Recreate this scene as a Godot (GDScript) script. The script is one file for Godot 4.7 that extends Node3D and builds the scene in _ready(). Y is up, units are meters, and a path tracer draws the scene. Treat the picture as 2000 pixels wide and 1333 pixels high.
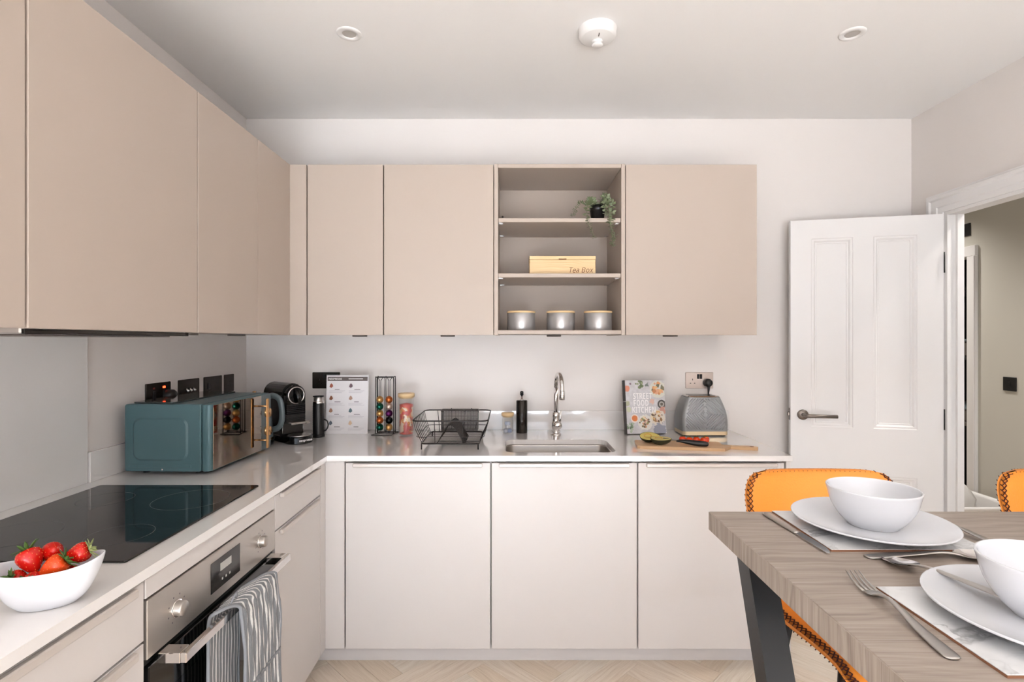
extends Node3D
# x to the right, y up, the camera looks along -z; d below is the distance in front of the camera (z = -d)

const HC := 1.33          # height of the camera
const WT := 0.862         # top of the worktop
const TT := 0.97          # top of the bar table
const CEIL := 2.506
const XL := -1.405        # left wall
const XR := 2.113         # right wall
const DB := 2.79          # back wall
const ZF := 5.0           # wall behind the camera (z)

var M := {}
var names := {}

# ------------------------------------------------------------------ geometry collector
class G:
	var st := SurfaceTool.new()
	func _init():
		st.begin(Mesh.PRIMITIVE_TRIANGLES)
		st.set_smooth_group(-1)
	func flat() -> G:
		st.set_smooth_group(-1)
		return self
	func smooth(k := 0) -> G:
		st.set_smooth_group(k)
		return self
	# corners run counter-clockwise seen from outside
	func tri(a: Vector3, b: Vector3, c: Vector3, ua := Vector2.ZERO, ub := Vector2.ZERO, uc := Vector2.ZERO) -> void:
		st.set_uv(ua); st.add_vertex(a)
		st.set_uv(uc); st.add_vertex(c)
		st.set_uv(ub); st.add_vertex(b)
	func quad(a: Vector3, b: Vector3, c: Vector3, d: Vector3, ua := Vector2(0, 1), ub := Vector2(1, 1), uc := Vector2(1, 0), ud := Vector2(0, 0)) -> void:
		tri(a, b, c, ua, ub, uc)
		tri(a, c, d, ua, uc, ud)
	func oquad(a: Vector3, b: Vector3, c: Vector3, d: Vector3, m: Vector3) -> void:
		if (b - a).cross(c - a).dot((a + c) * 0.5 - m) < 0.0:
			quad(a, d, c, b)
		else:
			quad(a, b, c, d)
	func otri(a: Vector3, b: Vector3, c: Vector3, m: Vector3) -> void:
		if (b - a).cross(c - a).dot((a + b + c) / 3.0 - m) < 0.0:
			tri(a, c, b)
		else:
			tri(a, b, c)
	func box(lo: Vector3, hi: Vector3, b := 0.0, xf := Transform3D()) -> G:
		var m := (lo + hi) * 0.5
		var h := (hi - lo).abs() * 0.5
		b = minf(b, minf(h.x, minf(h.y, h.z)) * 0.95)
		var mm := xf * m
		var P := func(s: Vector3, axis: int) -> Vector3:
			var v := h - Vector3(b, b, b)
			v[axis] = h[axis]
			return xf * (m + v * s)
		for ax in 3:
			var u := (ax + 1) % 3
			var w := (ax + 2) % 3
			for s in [-1.0, 1.0]:
				var q := []
				for t in [[-1.0, -1.0], [1.0, -1.0], [1.0, 1.0], [-1.0, 1.0]]:
					var sg := Vector3.ZERO
					sg[ax] = s; sg[u] = t[0]; sg[w] = t[1]
					q.append(P.call(sg, ax))
				oquad(q[0], q[1], q[2], q[3], mm)
		if b > 0.0:
			for ax in 3:
				var u := (ax + 1) % 3
				var w := (ax + 2) % 3
				for su in [-1.0, 1.0]:
					for sw in [-1.0, 1.0]:
						var s0 := Vector3.ZERO
						s0[ax] = -1.0; s0[u] = su; s0[w] = sw
						var s1 := s0
						s1[ax] = 1.0
						oquad(P.call(s0, u), P.call(s1, u), P.call(s1, w), P.call(s0, w), mm)
			for sx in [-1.0, 1.0]:
				for sy in [-1.0, 1.0]:
					for sz in [-1.0, 1.0]:
						var s := Vector3(sx, sy, sz)
						otri(P.call(s, 0), P.call(s, 1), P.call(s, 2), mm)
		return self
	# sweep of an ellipse (half-width w across, half-thickness t along up) through points
	func sweep(pts: Array, ws, ts, n := 8, up := Vector3.UP, closed := false) -> G:
		var rings := []
		var np := pts.size()
		for i in np:
			var a: Vector3 = pts[(i - 1 + np) % np] if (closed or i > 0) else pts[i]
			var c: Vector3 = pts[(i + 1) % np] if (closed or i < np - 1) else pts[i]
			var tg := (c - a).normalized()
			var side := up.cross(tg)
			if side.length() < 0.05:
				side = Vector3.RIGHT.cross(tg)
				if side.length() < 0.05:
					side = Vector3.BACK.cross(tg)
			side = side.normalized()
			var nn := tg.cross(side).normalized()
			var w: float = ws[i] if ws is Array else ws
			var t: float = ts[i] if ts is Array else ts
			var ring := []
			for k in n:
				var an := TAU * k / n
				ring.append(pts[i] + side * cos(an) * w + nn * sin(an) * t)
			rings.append(ring)
		var last := np if closed else np - 1
		for i in last:
			var r0: Array = rings[i]
			var r1: Array = rings[(i + 1) % np]
			for k in n:
				var k2 := (k + 1) % n
				quad(r0[k], r0[k2], r1[k2], r1[k])
		if not closed:
			for k in range(1, n - 1):
				tri(rings[0][0], rings[0][k + 1], rings[0][k])
				tri(rings[np - 1][0], rings[np - 1][k], rings[np - 1][k + 1])
		return self
	func tube(pts: Array, r, n := 8, closed := false) -> G:
		# rotation-minimising frames
		var np := pts.size()
		var tgs := []
		for i in np:
			var a: Vector3 = pts[(i - 1 + np) % np] if (closed or i > 0) else pts[i]
			var c: Vector3 = pts[(i + 1) % np] if (closed or i < np - 1) else pts[i]
			tgs.append((c - a).normalized())
		var ref := Vector3.UP if absf(tgs[0].y) < 0.9 else Vector3.RIGHT
		var side: Vector3 = ref.cross(tgs[0]).normalized()
		var rings := []
		for i in np:
			side = (side - tgs[i] * side.dot(tgs[i])).normalized()
			var nn: Vector3 = tgs[i].cross(side)
			var rr: float = r[i] if r is Array else r
			var ring := []
			for k in n:
				var an := TAU * k / n
				ring.append(pts[i] + (side * cos(an) + nn * sin(an)) * rr)
			rings.append(ring)
		for i in (np if closed else np - 1):
			var r0: Array = rings[i]
			var r1: Array = rings[(i + 1) % np]
			for k in n:
				var k2 := (k + 1) % n
				quad(r0[k], r0[k2], r1[k2], r1[k])
		if not closed:
			for k in range(1, n - 1):
				tri(rings[0][0], rings[0][k + 1], rings[0][k])
				tri(rings[np - 1][0], rings[np - 1][k], rings[np - 1][k + 1])
		return self
	# profile of (radius, height) from bottom outside upwards, turned about y; sx, sz squash it
	func lathe(prof: Array, n := 24, xf := Transform3D(), sx := 1.0, sz := 1.0) -> G:
		for i in prof.size() - 1:
			var p: Vector2 = prof[i]
			var q: Vector2 = prof[i + 1]
			for k in n:
				var a0 := TAU * k / n
				var a1 := TAU * (k + 1) / n
				var c0 := Vector3(cos(a0) * sx, 0, -sin(a0) * sz)
				var c1 := Vector3(cos(a1) * sx, 0, -sin(a1) * sz)
				var u0 := float(k) / n
				var u1 := float(k + 1) / n
				var v0 := 1.0 - float(i) / (prof.size() - 1)
				var v1 := 1.0 - float(i + 1) / (prof.size() - 1)
				var A := xf * (c0 * p.x + Vector3(0, p.y, 0))
				var B := xf * (c1 * p.x + Vector3(0, p.y, 0))
				var C := xf * (c1 * q.x + Vector3(0, q.y, 0))
				var D := xf * (c0 * q.x + Vector3(0, q.y, 0))
				if p.x > 1e-6 and q.x > 1e-6:
					quad(A, B, C, D, Vector2(u0, v0), Vector2(u1, v0), Vector2(u1, v1), Vector2(u0, v1))
				elif p.x > 1e-6:
					tri(A, B, D, Vector2(u0, v0), Vector2(u1, v0), Vector2(u0, v1))
				elif q.x > 1e-6:
					tri(A, C, D, Vector2(u0, v0), Vector2(u1, v1), Vector2(u0, v1))
		return self
	# a polygon in x, y pulled along z from z0 to z1 (counter-clockwise seen from +z)
	func prism(poly: PackedVector2Array, z0: float, z1: float, xf := Transform3D(), b := 0.0) -> G:
		var area := 0.0
		for i in poly.size():
			var p := poly[i]
			var q := poly[(i + 1) % poly.size()]
			area += p.x * q.y - q.x * p.y
		if area < 0.0:
			poly = poly.duplicate()
			poly.reverse()
		var top := poly
		if b > 0.0:
			var ins := Geometry2D.offset_polygon(poly, -b, Geometry2D.JOIN_MITER)
			if ins.size() == 1 and ins[0].size() == poly.size():
				top = PackedVector2Array()
				for p in poly:      # match corners by nearness
					var best: Vector2 = ins[0][0]
					for q in ins[0]:
						if q.distance_to(p) < best.distance_to(p):
							best = q
					top.append(best)
			else:
				b = 0.0
		var tris := Geometry2D.triangulate_polygon(top)
		for i in range(0, tris.size(), 3):
			var a := top[tris[i]]
			var c := top[tris[i + 1]]
			var e := top[tris[i + 2]]
			if (c - a).cross(e - a) < 0.0:
				var w := c
				c = e
				e = w
			tri(xf * Vector3(a.x, a.y, z1), xf * Vector3(c.x, c.y, z1), xf * Vector3(e.x, e.y, z1))
			tri(xf * Vector3(a.x, a.y, z0), xf * Vector3(e.x, e.y, z0), xf * Vector3(c.x, c.y, z0))
		for i in poly.size():
			var j := (i + 1) % poly.size()
			var p := poly[i]
			var q := poly[j]
			quad(xf * Vector3(p.x, p.y, z0 + b), xf * Vector3(q.x, q.y, z0 + b), xf * Vector3(q.x, q.y, z1 - b), xf * Vector3(p.x, p.y, z1 - b))
			if b > 0.0:
				var pi := top[i]
				var qi := top[j]
				quad(xf * Vector3(p.x, p.y, z1 - b), xf * Vector3(q.x, q.y, z1 - b), xf * Vector3(qi.x, qi.y, z1), xf * Vector3(pi.x, pi.y, z1))
				quad(xf * Vector3(q.x, q.y, z0 + b), xf * Vector3(p.x, p.y, z0 + b), xf * Vector3(pi.x, pi.y, z0), xf * Vector3(qi.x, qi.y, z0))
		return self
	# a sheet f(u, v) with u, v from 0 to 1; outside is du x dv
	func sheet(nu: int, nv: int, f: Callable) -> G:
		var g := []
		for i in nu + 1:
			var row := []
			for j in nv + 1:
				row.append(f.call(float(i) / nu, float(j) / nv))
			g.append(row)
		for i in nu:
			for j in nv:
				var u0 := float(i) / nu
				var u1 := float(i + 1) / nu
				var v0 := float(j) / nv
				var v1 := float(j + 1) / nv
				quad(g[i][j], g[i + 1][j], g[i + 1][j + 1], g[i][j + 1], Vector2(u0, v0), Vector2(u1, v0), Vector2(u1, v1), Vector2(u0, v1))
		return self
	func mesh() -> ArrayMesh:
		st.generate_normals()
		return st.commit()

func rrect(x0: float, y0: float, x1: float, y1: float, r: float, n := 6) -> PackedVector2Array:
	var p := PackedVector2Array()
	for c in [[x1 - r, y1 - r, 0.0], [x0 + r, y1 - r, 90.0], [x0 + r, y0 + r, 180.0], [x1 - r, y0 + r, 270.0]]:
		for i in n + 1:
			var a := deg_to_rad(c[2] + 90.0 * i / n)
			p.append(Vector2(c[0] + cos(a) * r, c[1] + sin(a) * r))
	return p

func circle(cx: float, cy: float, r: float, n := 24) -> PackedVector2Array:
	var p := PackedVector2Array()
	for i in n:
		p.append(Vector2(cx + cos(TAU * i / n) * r, cy + sin(TAU * i / n) * r))
	return p

# turns the z of a prism into y: polygon (x, y) lies flat as (x, -z)
func lying(y := 0.0) -> Transform3D:
	return Transform3D(Basis(Vector3(1, 0, 0), Vector3(0, 0, -1), Vector3(0, 1, 0)), Vector3(0, y, 0))

func curve(pts: Array, n := 6) -> Array:
	var out := []
	for i in pts.size() - 1:
		var p0: Vector3 = pts[maxi(i - 1, 0)]
		var p1: Vector3 = pts[i]
		var p2: Vector3 = pts[i + 1]
		var p3: Vector3 = pts[mini(i + 2, pts.size() - 1)]
		for k in n:
			var t := float(k) / n
			out.append(p1.cubic_interpolate(p2, p0, p3, t))
	out.append(pts[pts.size() - 1])
	return out

func curve2(pts: Array, n := 5) -> Array:
	var out := []
	for i in pts.size() - 1:
		var p0: Vector2 = pts[maxi(i - 1, 0)]
		var p1: Vector2 = pts[i]
		var p2: Vector2 = pts[i + 1]
		var p3: Vector2 = pts[mini(i + 2, pts.size() - 1)]
		for k in n:
			out.append(p1.cubic_interpolate(p2, p0, p3, float(k) / n))
	out.append(pts[pts.size() - 1])
	return out

# ------------------------------------------------------------------ scene objects
func numbered(n: String) -> String:
	var k: int = names.get(n, 0)
	names[n] = k + 1
	return n if k == 0 else "%s_%03d" % [n, k]

func thing(called: String, label: String, category: String, at := Vector3.ZERO, turn := 0.0, group := "") -> Node3D:
	var o := Node3D.new()
	o.name = numbered(called)
	add_child(o)
	o.position = at
	o.rotation.y = turn
	o.set_meta("label", label)
	o.set_meta("category", category)
	if group != "":
		o.set_meta("group", group)
	return o

func part(called: String, g, m: Material, parent: Node3D, label := "") -> MeshInstance3D:
	var o := MeshInstance3D.new()
	o.name = called
	o.mesh = g.mesh() if g is G else g
	o.material_override = m
	o.cast_shadow = GeometryInstance3D.SHADOW_CASTING_SETTING_ON
	parent.add_child(o, true)
	if label != "":
		o.set_meta("label", label)
	return o

func struct(called: String, g, m: Material) -> MeshInstance3D:
	var o := part(called, g, m, self)
	o.set_meta("kind", "structure")
	return o

func sroot(called: String, at := Vector3.ZERO, turn := 0.0) -> Node3D:
	var o := Node3D.new()
	o.name = called
	add_child(o)
	o.position = at
	o.rotation.y = turn
	o.set_meta("kind", "structure")
	return o

func copy(o: Node3D, label: String, at: Vector3, rot := Vector3.ZERO) -> Node3D:
	var c: Node3D = o.duplicate()
	var base := String(o.name)
	if base.length() > 4 and base[base.length() - 4] == "_" and base.right(3).is_valid_int():
		base = base.left(base.length() - 4)
	c.name = numbered(base)
	add_child(c)
	c.position = at
	c.rotation = rot
	c.set_meta("label", label)
	return c

func V(x: float, y: float, d: float) -> Vector3:
	return Vector3(x, y, -d)

func org(n: Node) -> Vector3:
	var p := Vector3.ZERO
	while n is Node3D and n != self:
		p += n.position
		n = n.get_parent()
	return p

# a bevelled box part given in room coordinates: x0..x1, y0..y1, d0..d1
func wbox(called: String, parent: Node3D, x0: float, x1: float, y0: float, y1: float, d0: float, d1: float, m: Material, b := 0.0012, label := "") -> MeshInstance3D:
	var o := org(parent)
	return part(called, G.new().box(V(x0, y0, d1) - o, V(x1, y1, d0) - o, b), m, parent, label)

func text(called: String, s: String, size: float, m: Material, parent: Node3D, xf: Transform3D, font := "Droid Sans", bold := false, italic := false, depth := 0.0004) -> MeshInstance3D:
	var f := SystemFont.new()
	f.font_names = PackedStringArray([font])
	f.font_weight = 700 if bold else 400
	f.font_italic = italic
	var t := TextMesh.new()
	t.font = f
	t.text = s
	t.font_size = 32
	t.pixel_size = size / 32.0
	t.depth = depth
	var o := part(called, t, m, parent)
	o.transform = xf
	return o

# ------------------------------------------------------------------ textures and materials
func noise(seed_: int, freq: float, oct := 4) -> FastNoiseLite:
	var n := FastNoiseLite.new()
	n.seed = seed_
	n.noise_type = FastNoiseLite.TYPE_SIMPLEX_SMOOTH
	n.frequency = freq
	n.fractal_octaves = oct
	return n

# wood whose grain runs along u: colours from dark to light
func wood_tex(w: int, h: int, cols: Array, seed_: int, lengthwise := 0.09, fine := 0.5) -> ImageTexture:
	var im := Image.create(w, h, false, Image.FORMAT_RGB8)
	var n1 := noise(seed_, 0.03, 4)
	var n2 := noise(seed_ + 7, 0.11, 3)
	var n3 := noise(seed_ + 13, 0.012, 2)
	for y in h:
		for x in w:
			var fx := float(x) / w
			var v := 0.0
			for k in 2:                       # two copies cross-faded, so that the ends meet
				var xx := x - k * w
				var wob := n3.get_noise_2d(xx * 0.4, y * 0.8) * 14.0
				var s := 0.55 * n1.get_noise_2d(xx * lengthwise, (y + wob) * 2.2) + fine * n2.get_noise_2d(xx * lengthwise * 0.6, y * 4.0)
				v += s * ((1.0 - fx) if k == 0 else fx)
			var t := clampf(v * 0.9 + 0.5, 0.0, 0.999) * (cols.size() - 1)
			var c: Color = cols[int(t)]
			im.set_pixel(x, y, c.lerp(cols[int(t) + 1], t - int(t)))
	im.generate_mipmaps()
	return ImageTexture.create_from_image(im)

func c8(r: float, g: float, b: float) -> Color:
	return Color(r / 255.0, g / 255.0, b / 255.0)

func mk(col: Color, rough: float, metal := 0.0, spec := 0.5) -> StandardMaterial3D:
	var m := StandardMaterial3D.new()
	m.albedo_color = col
	m.roughness = rough
	m.metallic = metal
	m.metallic_specular = spec
	return m

func glass(col: Color, alpha: float, rough := 0.02) -> StandardMaterial3D:
	var m := mk(Color(col, alpha), rough)
	m.transparency = BaseMaterial3D.TRANSPARENCY_ALPHA
	return m

func woody(tex: Texture2D, scale_: Vector3, rough: float, tint := Color.WHITE, off := Vector3.ZERO) -> StandardMaterial3D:
	var m := mk(tint, rough)
	m.albedo_texture = tex
	m.uv1_triplanar = true
	m.uv1_triplanar_sharpness = 8.0
	m.uv1_scale = scale_
	m.uv1_offset = off
	return m

func bumpy(m: StandardMaterial3D, freq: float, scale_: float, uv: float, seed_ := 3) -> StandardMaterial3D:
	var t := NoiseTexture2D.new()
	t.width = 256
	t.height = 256
	t.seamless = true
	t.noise = noise(seed_, freq, 3)
	t.as_normal_map = true
	t.bump_strength = 4.0
	m.normal_enabled = true
	m.normal_texture = t
	m.normal_scale = scale_
	m.uv1_triplanar = true
	m.uv1_scale = Vector3(uv, uv, uv)
	return m

func materials() -> void:
	M.wall = mk(c8(237, 230, 226), 0.85, 0.0, 0.3)
	M.ceiling = mk(c8(247, 244, 242), 0.9, 0.0, 0.3)
	M.hallwall = mk(c8(204, 200, 190), 0.9, 0.0, 0.3)
	M.gloss_white = mk(c8(238, 235, 234), 0.35)
	M.upper = mk(c8(192, 177, 165), 0.42, 0.0, 0.4)
	M.base = mk(c8(219, 212, 208), 0.38, 0.0, 0.45)
	M.pull = mk(c8(212, 203, 196), 0.35, 0.3)
	M.quartz = mk(c8(241, 236, 233), 0.1)
	M.quartz.clearcoat_enabled = true
	M.quartz.clearcoat = 1.0
	M.quartz.clearcoat_roughness = 0.04
	M.splash = mk(c8(232, 229, 227), 0.25)
	M.plinth = mk(c8(214, 208, 206), 0.4)
	M.chrome = mk(c8(225, 222, 220), 0.07, 1.0)
	M.steel = mk(c8(200, 197, 194), 0.28, 1.0)
	M.panel_steel = mk(c8(190, 184, 178), 0.38, 0.85)
	M.pewter = mk(c8(128, 120, 114), 0.35, 0.9)
	M.black = mk(c8(17, 17, 18), 0.4)
	M.black_gloss = mk(c8(9, 10, 11), 0.05)
	M.black_metal = mk(c8(26, 27, 29), 0.35, 0.3)
	M.dark = mk(c8(30, 30, 31), 0.8)
	M.wire = mk(c8(38, 32, 30), 0.45, 0.3)
	M.smoke = mk(c8(96, 88, 82), 0.7)
	M.gold = mk(c8(214, 172, 122), 0.25, 1.0)
	M.pale_gold = mk(c8(226, 206, 170), 0.3, 0.7)
	M.teal = mk(c8(76, 106, 112), 0.36, 0.1)
	M.slate = mk(c8(96, 108, 112), 0.4)
	M.toaster = mk(c8(152, 154, 155), 0.3, 0.3)
	M.porcelain = mk(c8(230, 231, 236), 0.12)
	M.plastic_white = mk(c8(240, 237, 235), 0.4)
	M.lens = mk(c8(190, 184, 178), 0.3)
	M.neon = mk(c8(255, 90, 50), 0.3)
	M.neon.emission_enabled = true
	M.neon.emission = c8(255, 80, 40)
	M.neon.emission_energy_multiplier = 2.0
	M.glow = mk(c8(255, 240, 220), 0.4)
	M.glow.emission_enabled = true
	M.glow.emission = c8(255, 236, 210)
	M.glow.emission_energy_multiplier = 2.0
	M.screen = mk(c8(48, 46, 45), 0.12)
	M.lcd = mk(c8(196, 194, 188), 0.3)
	M.glass = glass(c8(235, 240, 238), 0.05)
	M.pane = glass(c8(240, 245, 245), 0.05, 0.0)
	M.tin = mk(c8(176, 174, 174), 0.33, 0.55)
	M.leather = bumpy(mk(c8(242, 147, 52), 0.5), 0.06, 0.35, 9.0, 5)
	M.thread = mk(c8(70, 22, 14), 0.8)
	M.red = mk(c8(196, 20, 12), 0.22)
	M.seed = mk(c8(222, 132, 56), 0.5)
	M.green = mk(c8(72, 104, 42), 0.6)
	M.pale_green = mk(c8(160, 172, 110), 0.6)
	M.tomato = mk(c8(228, 60, 14), 0.12)
	M.avo_skin = bumpy(mk(c8(40, 42, 22), 0.5), 0.1, 0.8, 30.0, 8)
	M.avo_flesh = mk(c8(208, 190, 110), 0.45)
	M.avo_heart = mk(c8(206, 152, 66), 0.45)
	M.leaf = mk(c8(128, 140, 104), 0.6)
	M.leaf_pale = mk(c8(168, 178, 148), 0.6)
	M.soil = mk(c8(60, 46, 36), 0.95)
	M.paper = mk(c8(232, 228, 230), 0.5)
	M.ink = mk(c8(120, 112, 118), 0.7)
	M.header = mk(c8(96, 86, 84), 0.5)
	M.white_ink = mk(c8(240, 236, 236), 0.6)
	M.brown_ink = mk(c8(120, 62, 30), 0.7)
	M.cork = mk(c8(146, 100, 74), 0.8)
	M.cloth_white = mk(c8(214, 210, 206), 0.95)

	var oak := wood_tex(512, 256, [c8(204, 186, 166), c8(226, 212, 196), c8(236, 224, 210), c8(242, 233, 222)], 11, 0.08)
	for k in 5:
		var tint: Color = [c8(255, 252, 248), c8(250, 244, 236), c8(254, 250, 246), c8(246, 240, 230), c8(255, 255, 253)][k]
		M["oak%d" % k] = woody(oak, Vector3(1.7, 3.4, 3.4), 0.42, tint, Vector3(0.37 * k, 0.21 * k, 0.53 * k))
	var tab := wood_tex(1024, 512, [c8(126, 114, 105), c8(151, 138, 127), c8(164, 151, 140), c8(173, 161, 151), c8(183, 172, 162)], 23, 0.06, 0.6)
	M.table = woody(tab, Vector3(0.9, 1.8, 1.8), 0.48)
	var tim: Image = tab.get_image().duplicate()
	tim.clear_mipmaps()
	tim.rotate_90(CLOCKWISE)
	M.table_end = woody(ImageTexture.create_from_image(tim), Vector3(2.2, 1.1, 2.2), 0.55)
	var bam := wood_tex(256, 256, [c8(206, 166, 116), c8(226, 190, 140), c8(234, 204, 156), c8(240, 214, 170)], 31, 0.05)
	M.bamboo = woody(bam, Vector3(4, 8, 8), 0.45)
	var brd := wood_tex(256, 256, [c8(186, 140, 98), c8(208, 166, 124), c8(220, 182, 142), c8(226, 192, 154)], 37, 0.05)
	M.board = woody(brd, Vector3(3, 9, 9), 0.5)
	M.marble = mk(Color.WHITE, 0.2)
	M.marble.albedo_texture = marble_tex()
	M.marble.uv1_triplanar = true
	M.marble.uv1_scale = Vector3(2.1, 2.1, 2.1)
	M.crisps = mk(Color.WHITE, 0.35)
	M.crisps.albedo_texture = crisps_tex()
	M.stripes = mk(Color.WHITE, 0.95)
	M.stripes.albedo_texture = stripe_tex()
	M.hob = mk(c8(8, 9, 10), 0.04)
	M.ring = mk(c8(70, 72, 72), 0.3)

func marble_tex() -> ImageTexture:
	var im := Image.create(512, 512, false, Image.FORMAT_RGB8)
	var a := noise(41, 0.006, 4)
	var b := noise(43, 0.02, 4)
	for y in 512:
		for x in 512:
			var v := absf(a.get_noise_2d(x + 60 * b.get_noise_2d(x, y), y * 1.6 + x * 0.5))
			var vein := clampf(1.0 - v * 6.0, 0.0, 1.0)
			var cloud := clampf(b.get_noise_2d(x * 0.4, y * 0.4 + 300.0) * 0.9, 0.0, 1.0)
			var k := 0.93 - 0.22 * pow(vein, 2.0) * clampf(0.5 + 2.0 * b.get_noise_2d(y * 0.3, x * 0.3), 0.0, 1.0) - 0.12 * cloud
			im.set_pixel(x, y, Color(k, k * 1.0, k * 1.005))
	return ImageTexture.create_from_image(im)

func crisps_tex() -> ImageTexture:
	var im := Image.create(256, 256, false, Image.FORMAT_RGB8)
	var a := noise(51, 0.012, 3)
	var b := noise(57, 0.02, 3)
	for y in 256:
		for x in 256:
			var v := a.get_noise_2d(x * 1.6, y)
			var w := b.get_noise_2d(x, y * 0.7)
			var c := c8(226, 120, 40)
			if v > 0.12:
				c = c8(206, 36, 22)
			elif v < -0.16:
				c = c8(238, 214, 186)
			elif w > 0.2:
				c = c8(232, 176, 92)
			elif w < -0.25:
				c = c8(150, 26, 18)
			if y > 225 or y < 14:
				c = c8(214, 48, 28)
			im.set_pixel(x, y, c)
	return ImageTexture.create_from_image(im)

func stripe_tex() -> ImageTexture:
	var im := Image.create(512, 512, false, Image.FORMAT_RGB8)
	var a := noise(61, 0.02, 2)
	var b := noise(67, 0.2, 2)
	for y in 512:
		for x in 512:
			var xx := x + 5.0 * a.get_noise_2d(x * 0.5, y * 1.3) + 2.5 * sin(y * 0.16 + x * 0.02)
			var p := fposmod(xx / 512.0 * 10.0, 1.0)
			var c := c8(138, 140, 144)
			if p < 0.3:
				c = c8(232, 230, 228)
			elif p > 0.62 and p < 0.68:
				c = c8(118, 121, 126)
			c = c * (1.0 + 0.08 * b.get_noise_2d(x, y))
			im.set_pixel(x, y, c)
	return ImageTexture.create_from_image(im)

# ------------------------------------------------------------------ 
func _ready() -> void:
	# camera
	var cam := Camera3D.new()
	cam.name = "camera"
	add_child(cam)
	cam.position = Vector3(0, HC, 0)
	cam.fov = rad_to_deg(2.0 * atan(666.5 / 1030.0))
	cam.near = 0.02
	cam.current = true
	# sky and exposure: an overcast day seen through the glazed doors behind the camera
	var we := WorldEnvironment.new()
	we.name = "world_environment"
	var e := Environment.new()
	var sm := ProceduralSkyMaterial.new()
	sm.sky_top_color = c8(206, 224, 252)
	sm.sky_horizon_color = c8(226, 237, 254)
	sm.ground_bottom_color = c8(150, 150, 142)
	sm.ground_horizon_color = c8(186, 186, 180)
	sm.sky_curve = 0.3
	var sk := Sky.new()
	sk.sky_material = sm
	e.background_mode = Environment.BG_SKY
	e.sky = sk
	e.background_energy_multiplier = 2.2
	e.tonemap_mode = Environment.TONE_MAPPER_LINEAR
	e.tonemap_exposure = 2.03
	e.sdfgi_enabled = true
	e.ssao_enabled = true
	e.ssil_enabled = true
	we.environment = e
	add_child(we)
	# hazy sun from behind the camera: it falls on the terrace and just inside the glazed doors
	var sun := DirectionalLight3D.new()
	sun.name = "sun"
	sun.light_color = c8(224, 239, 255)
	sun.light_energy = 11.0
	sun.light_angular_distance = 2.0
	sun.shadow_enabled = true
	add_child(sun)
	sun.look_at_from_position(Vector3.ZERO, Vector3(-0.12, -0.52, -1.0), Vector3.UP)
	materials()
	room()
	doorway()
	hall()
	base_units()
	worktop()
	upper_units()
	oven_and_hob()
	microwave()
	kettle()
	coffee()
	sockets()
	counter_items()
	dish_rack()
	sink_and_tap()
	shelf_items()
	book_toaster_board()
	strawberry_bowl()
	ceiling_items()
	table_set()

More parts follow.
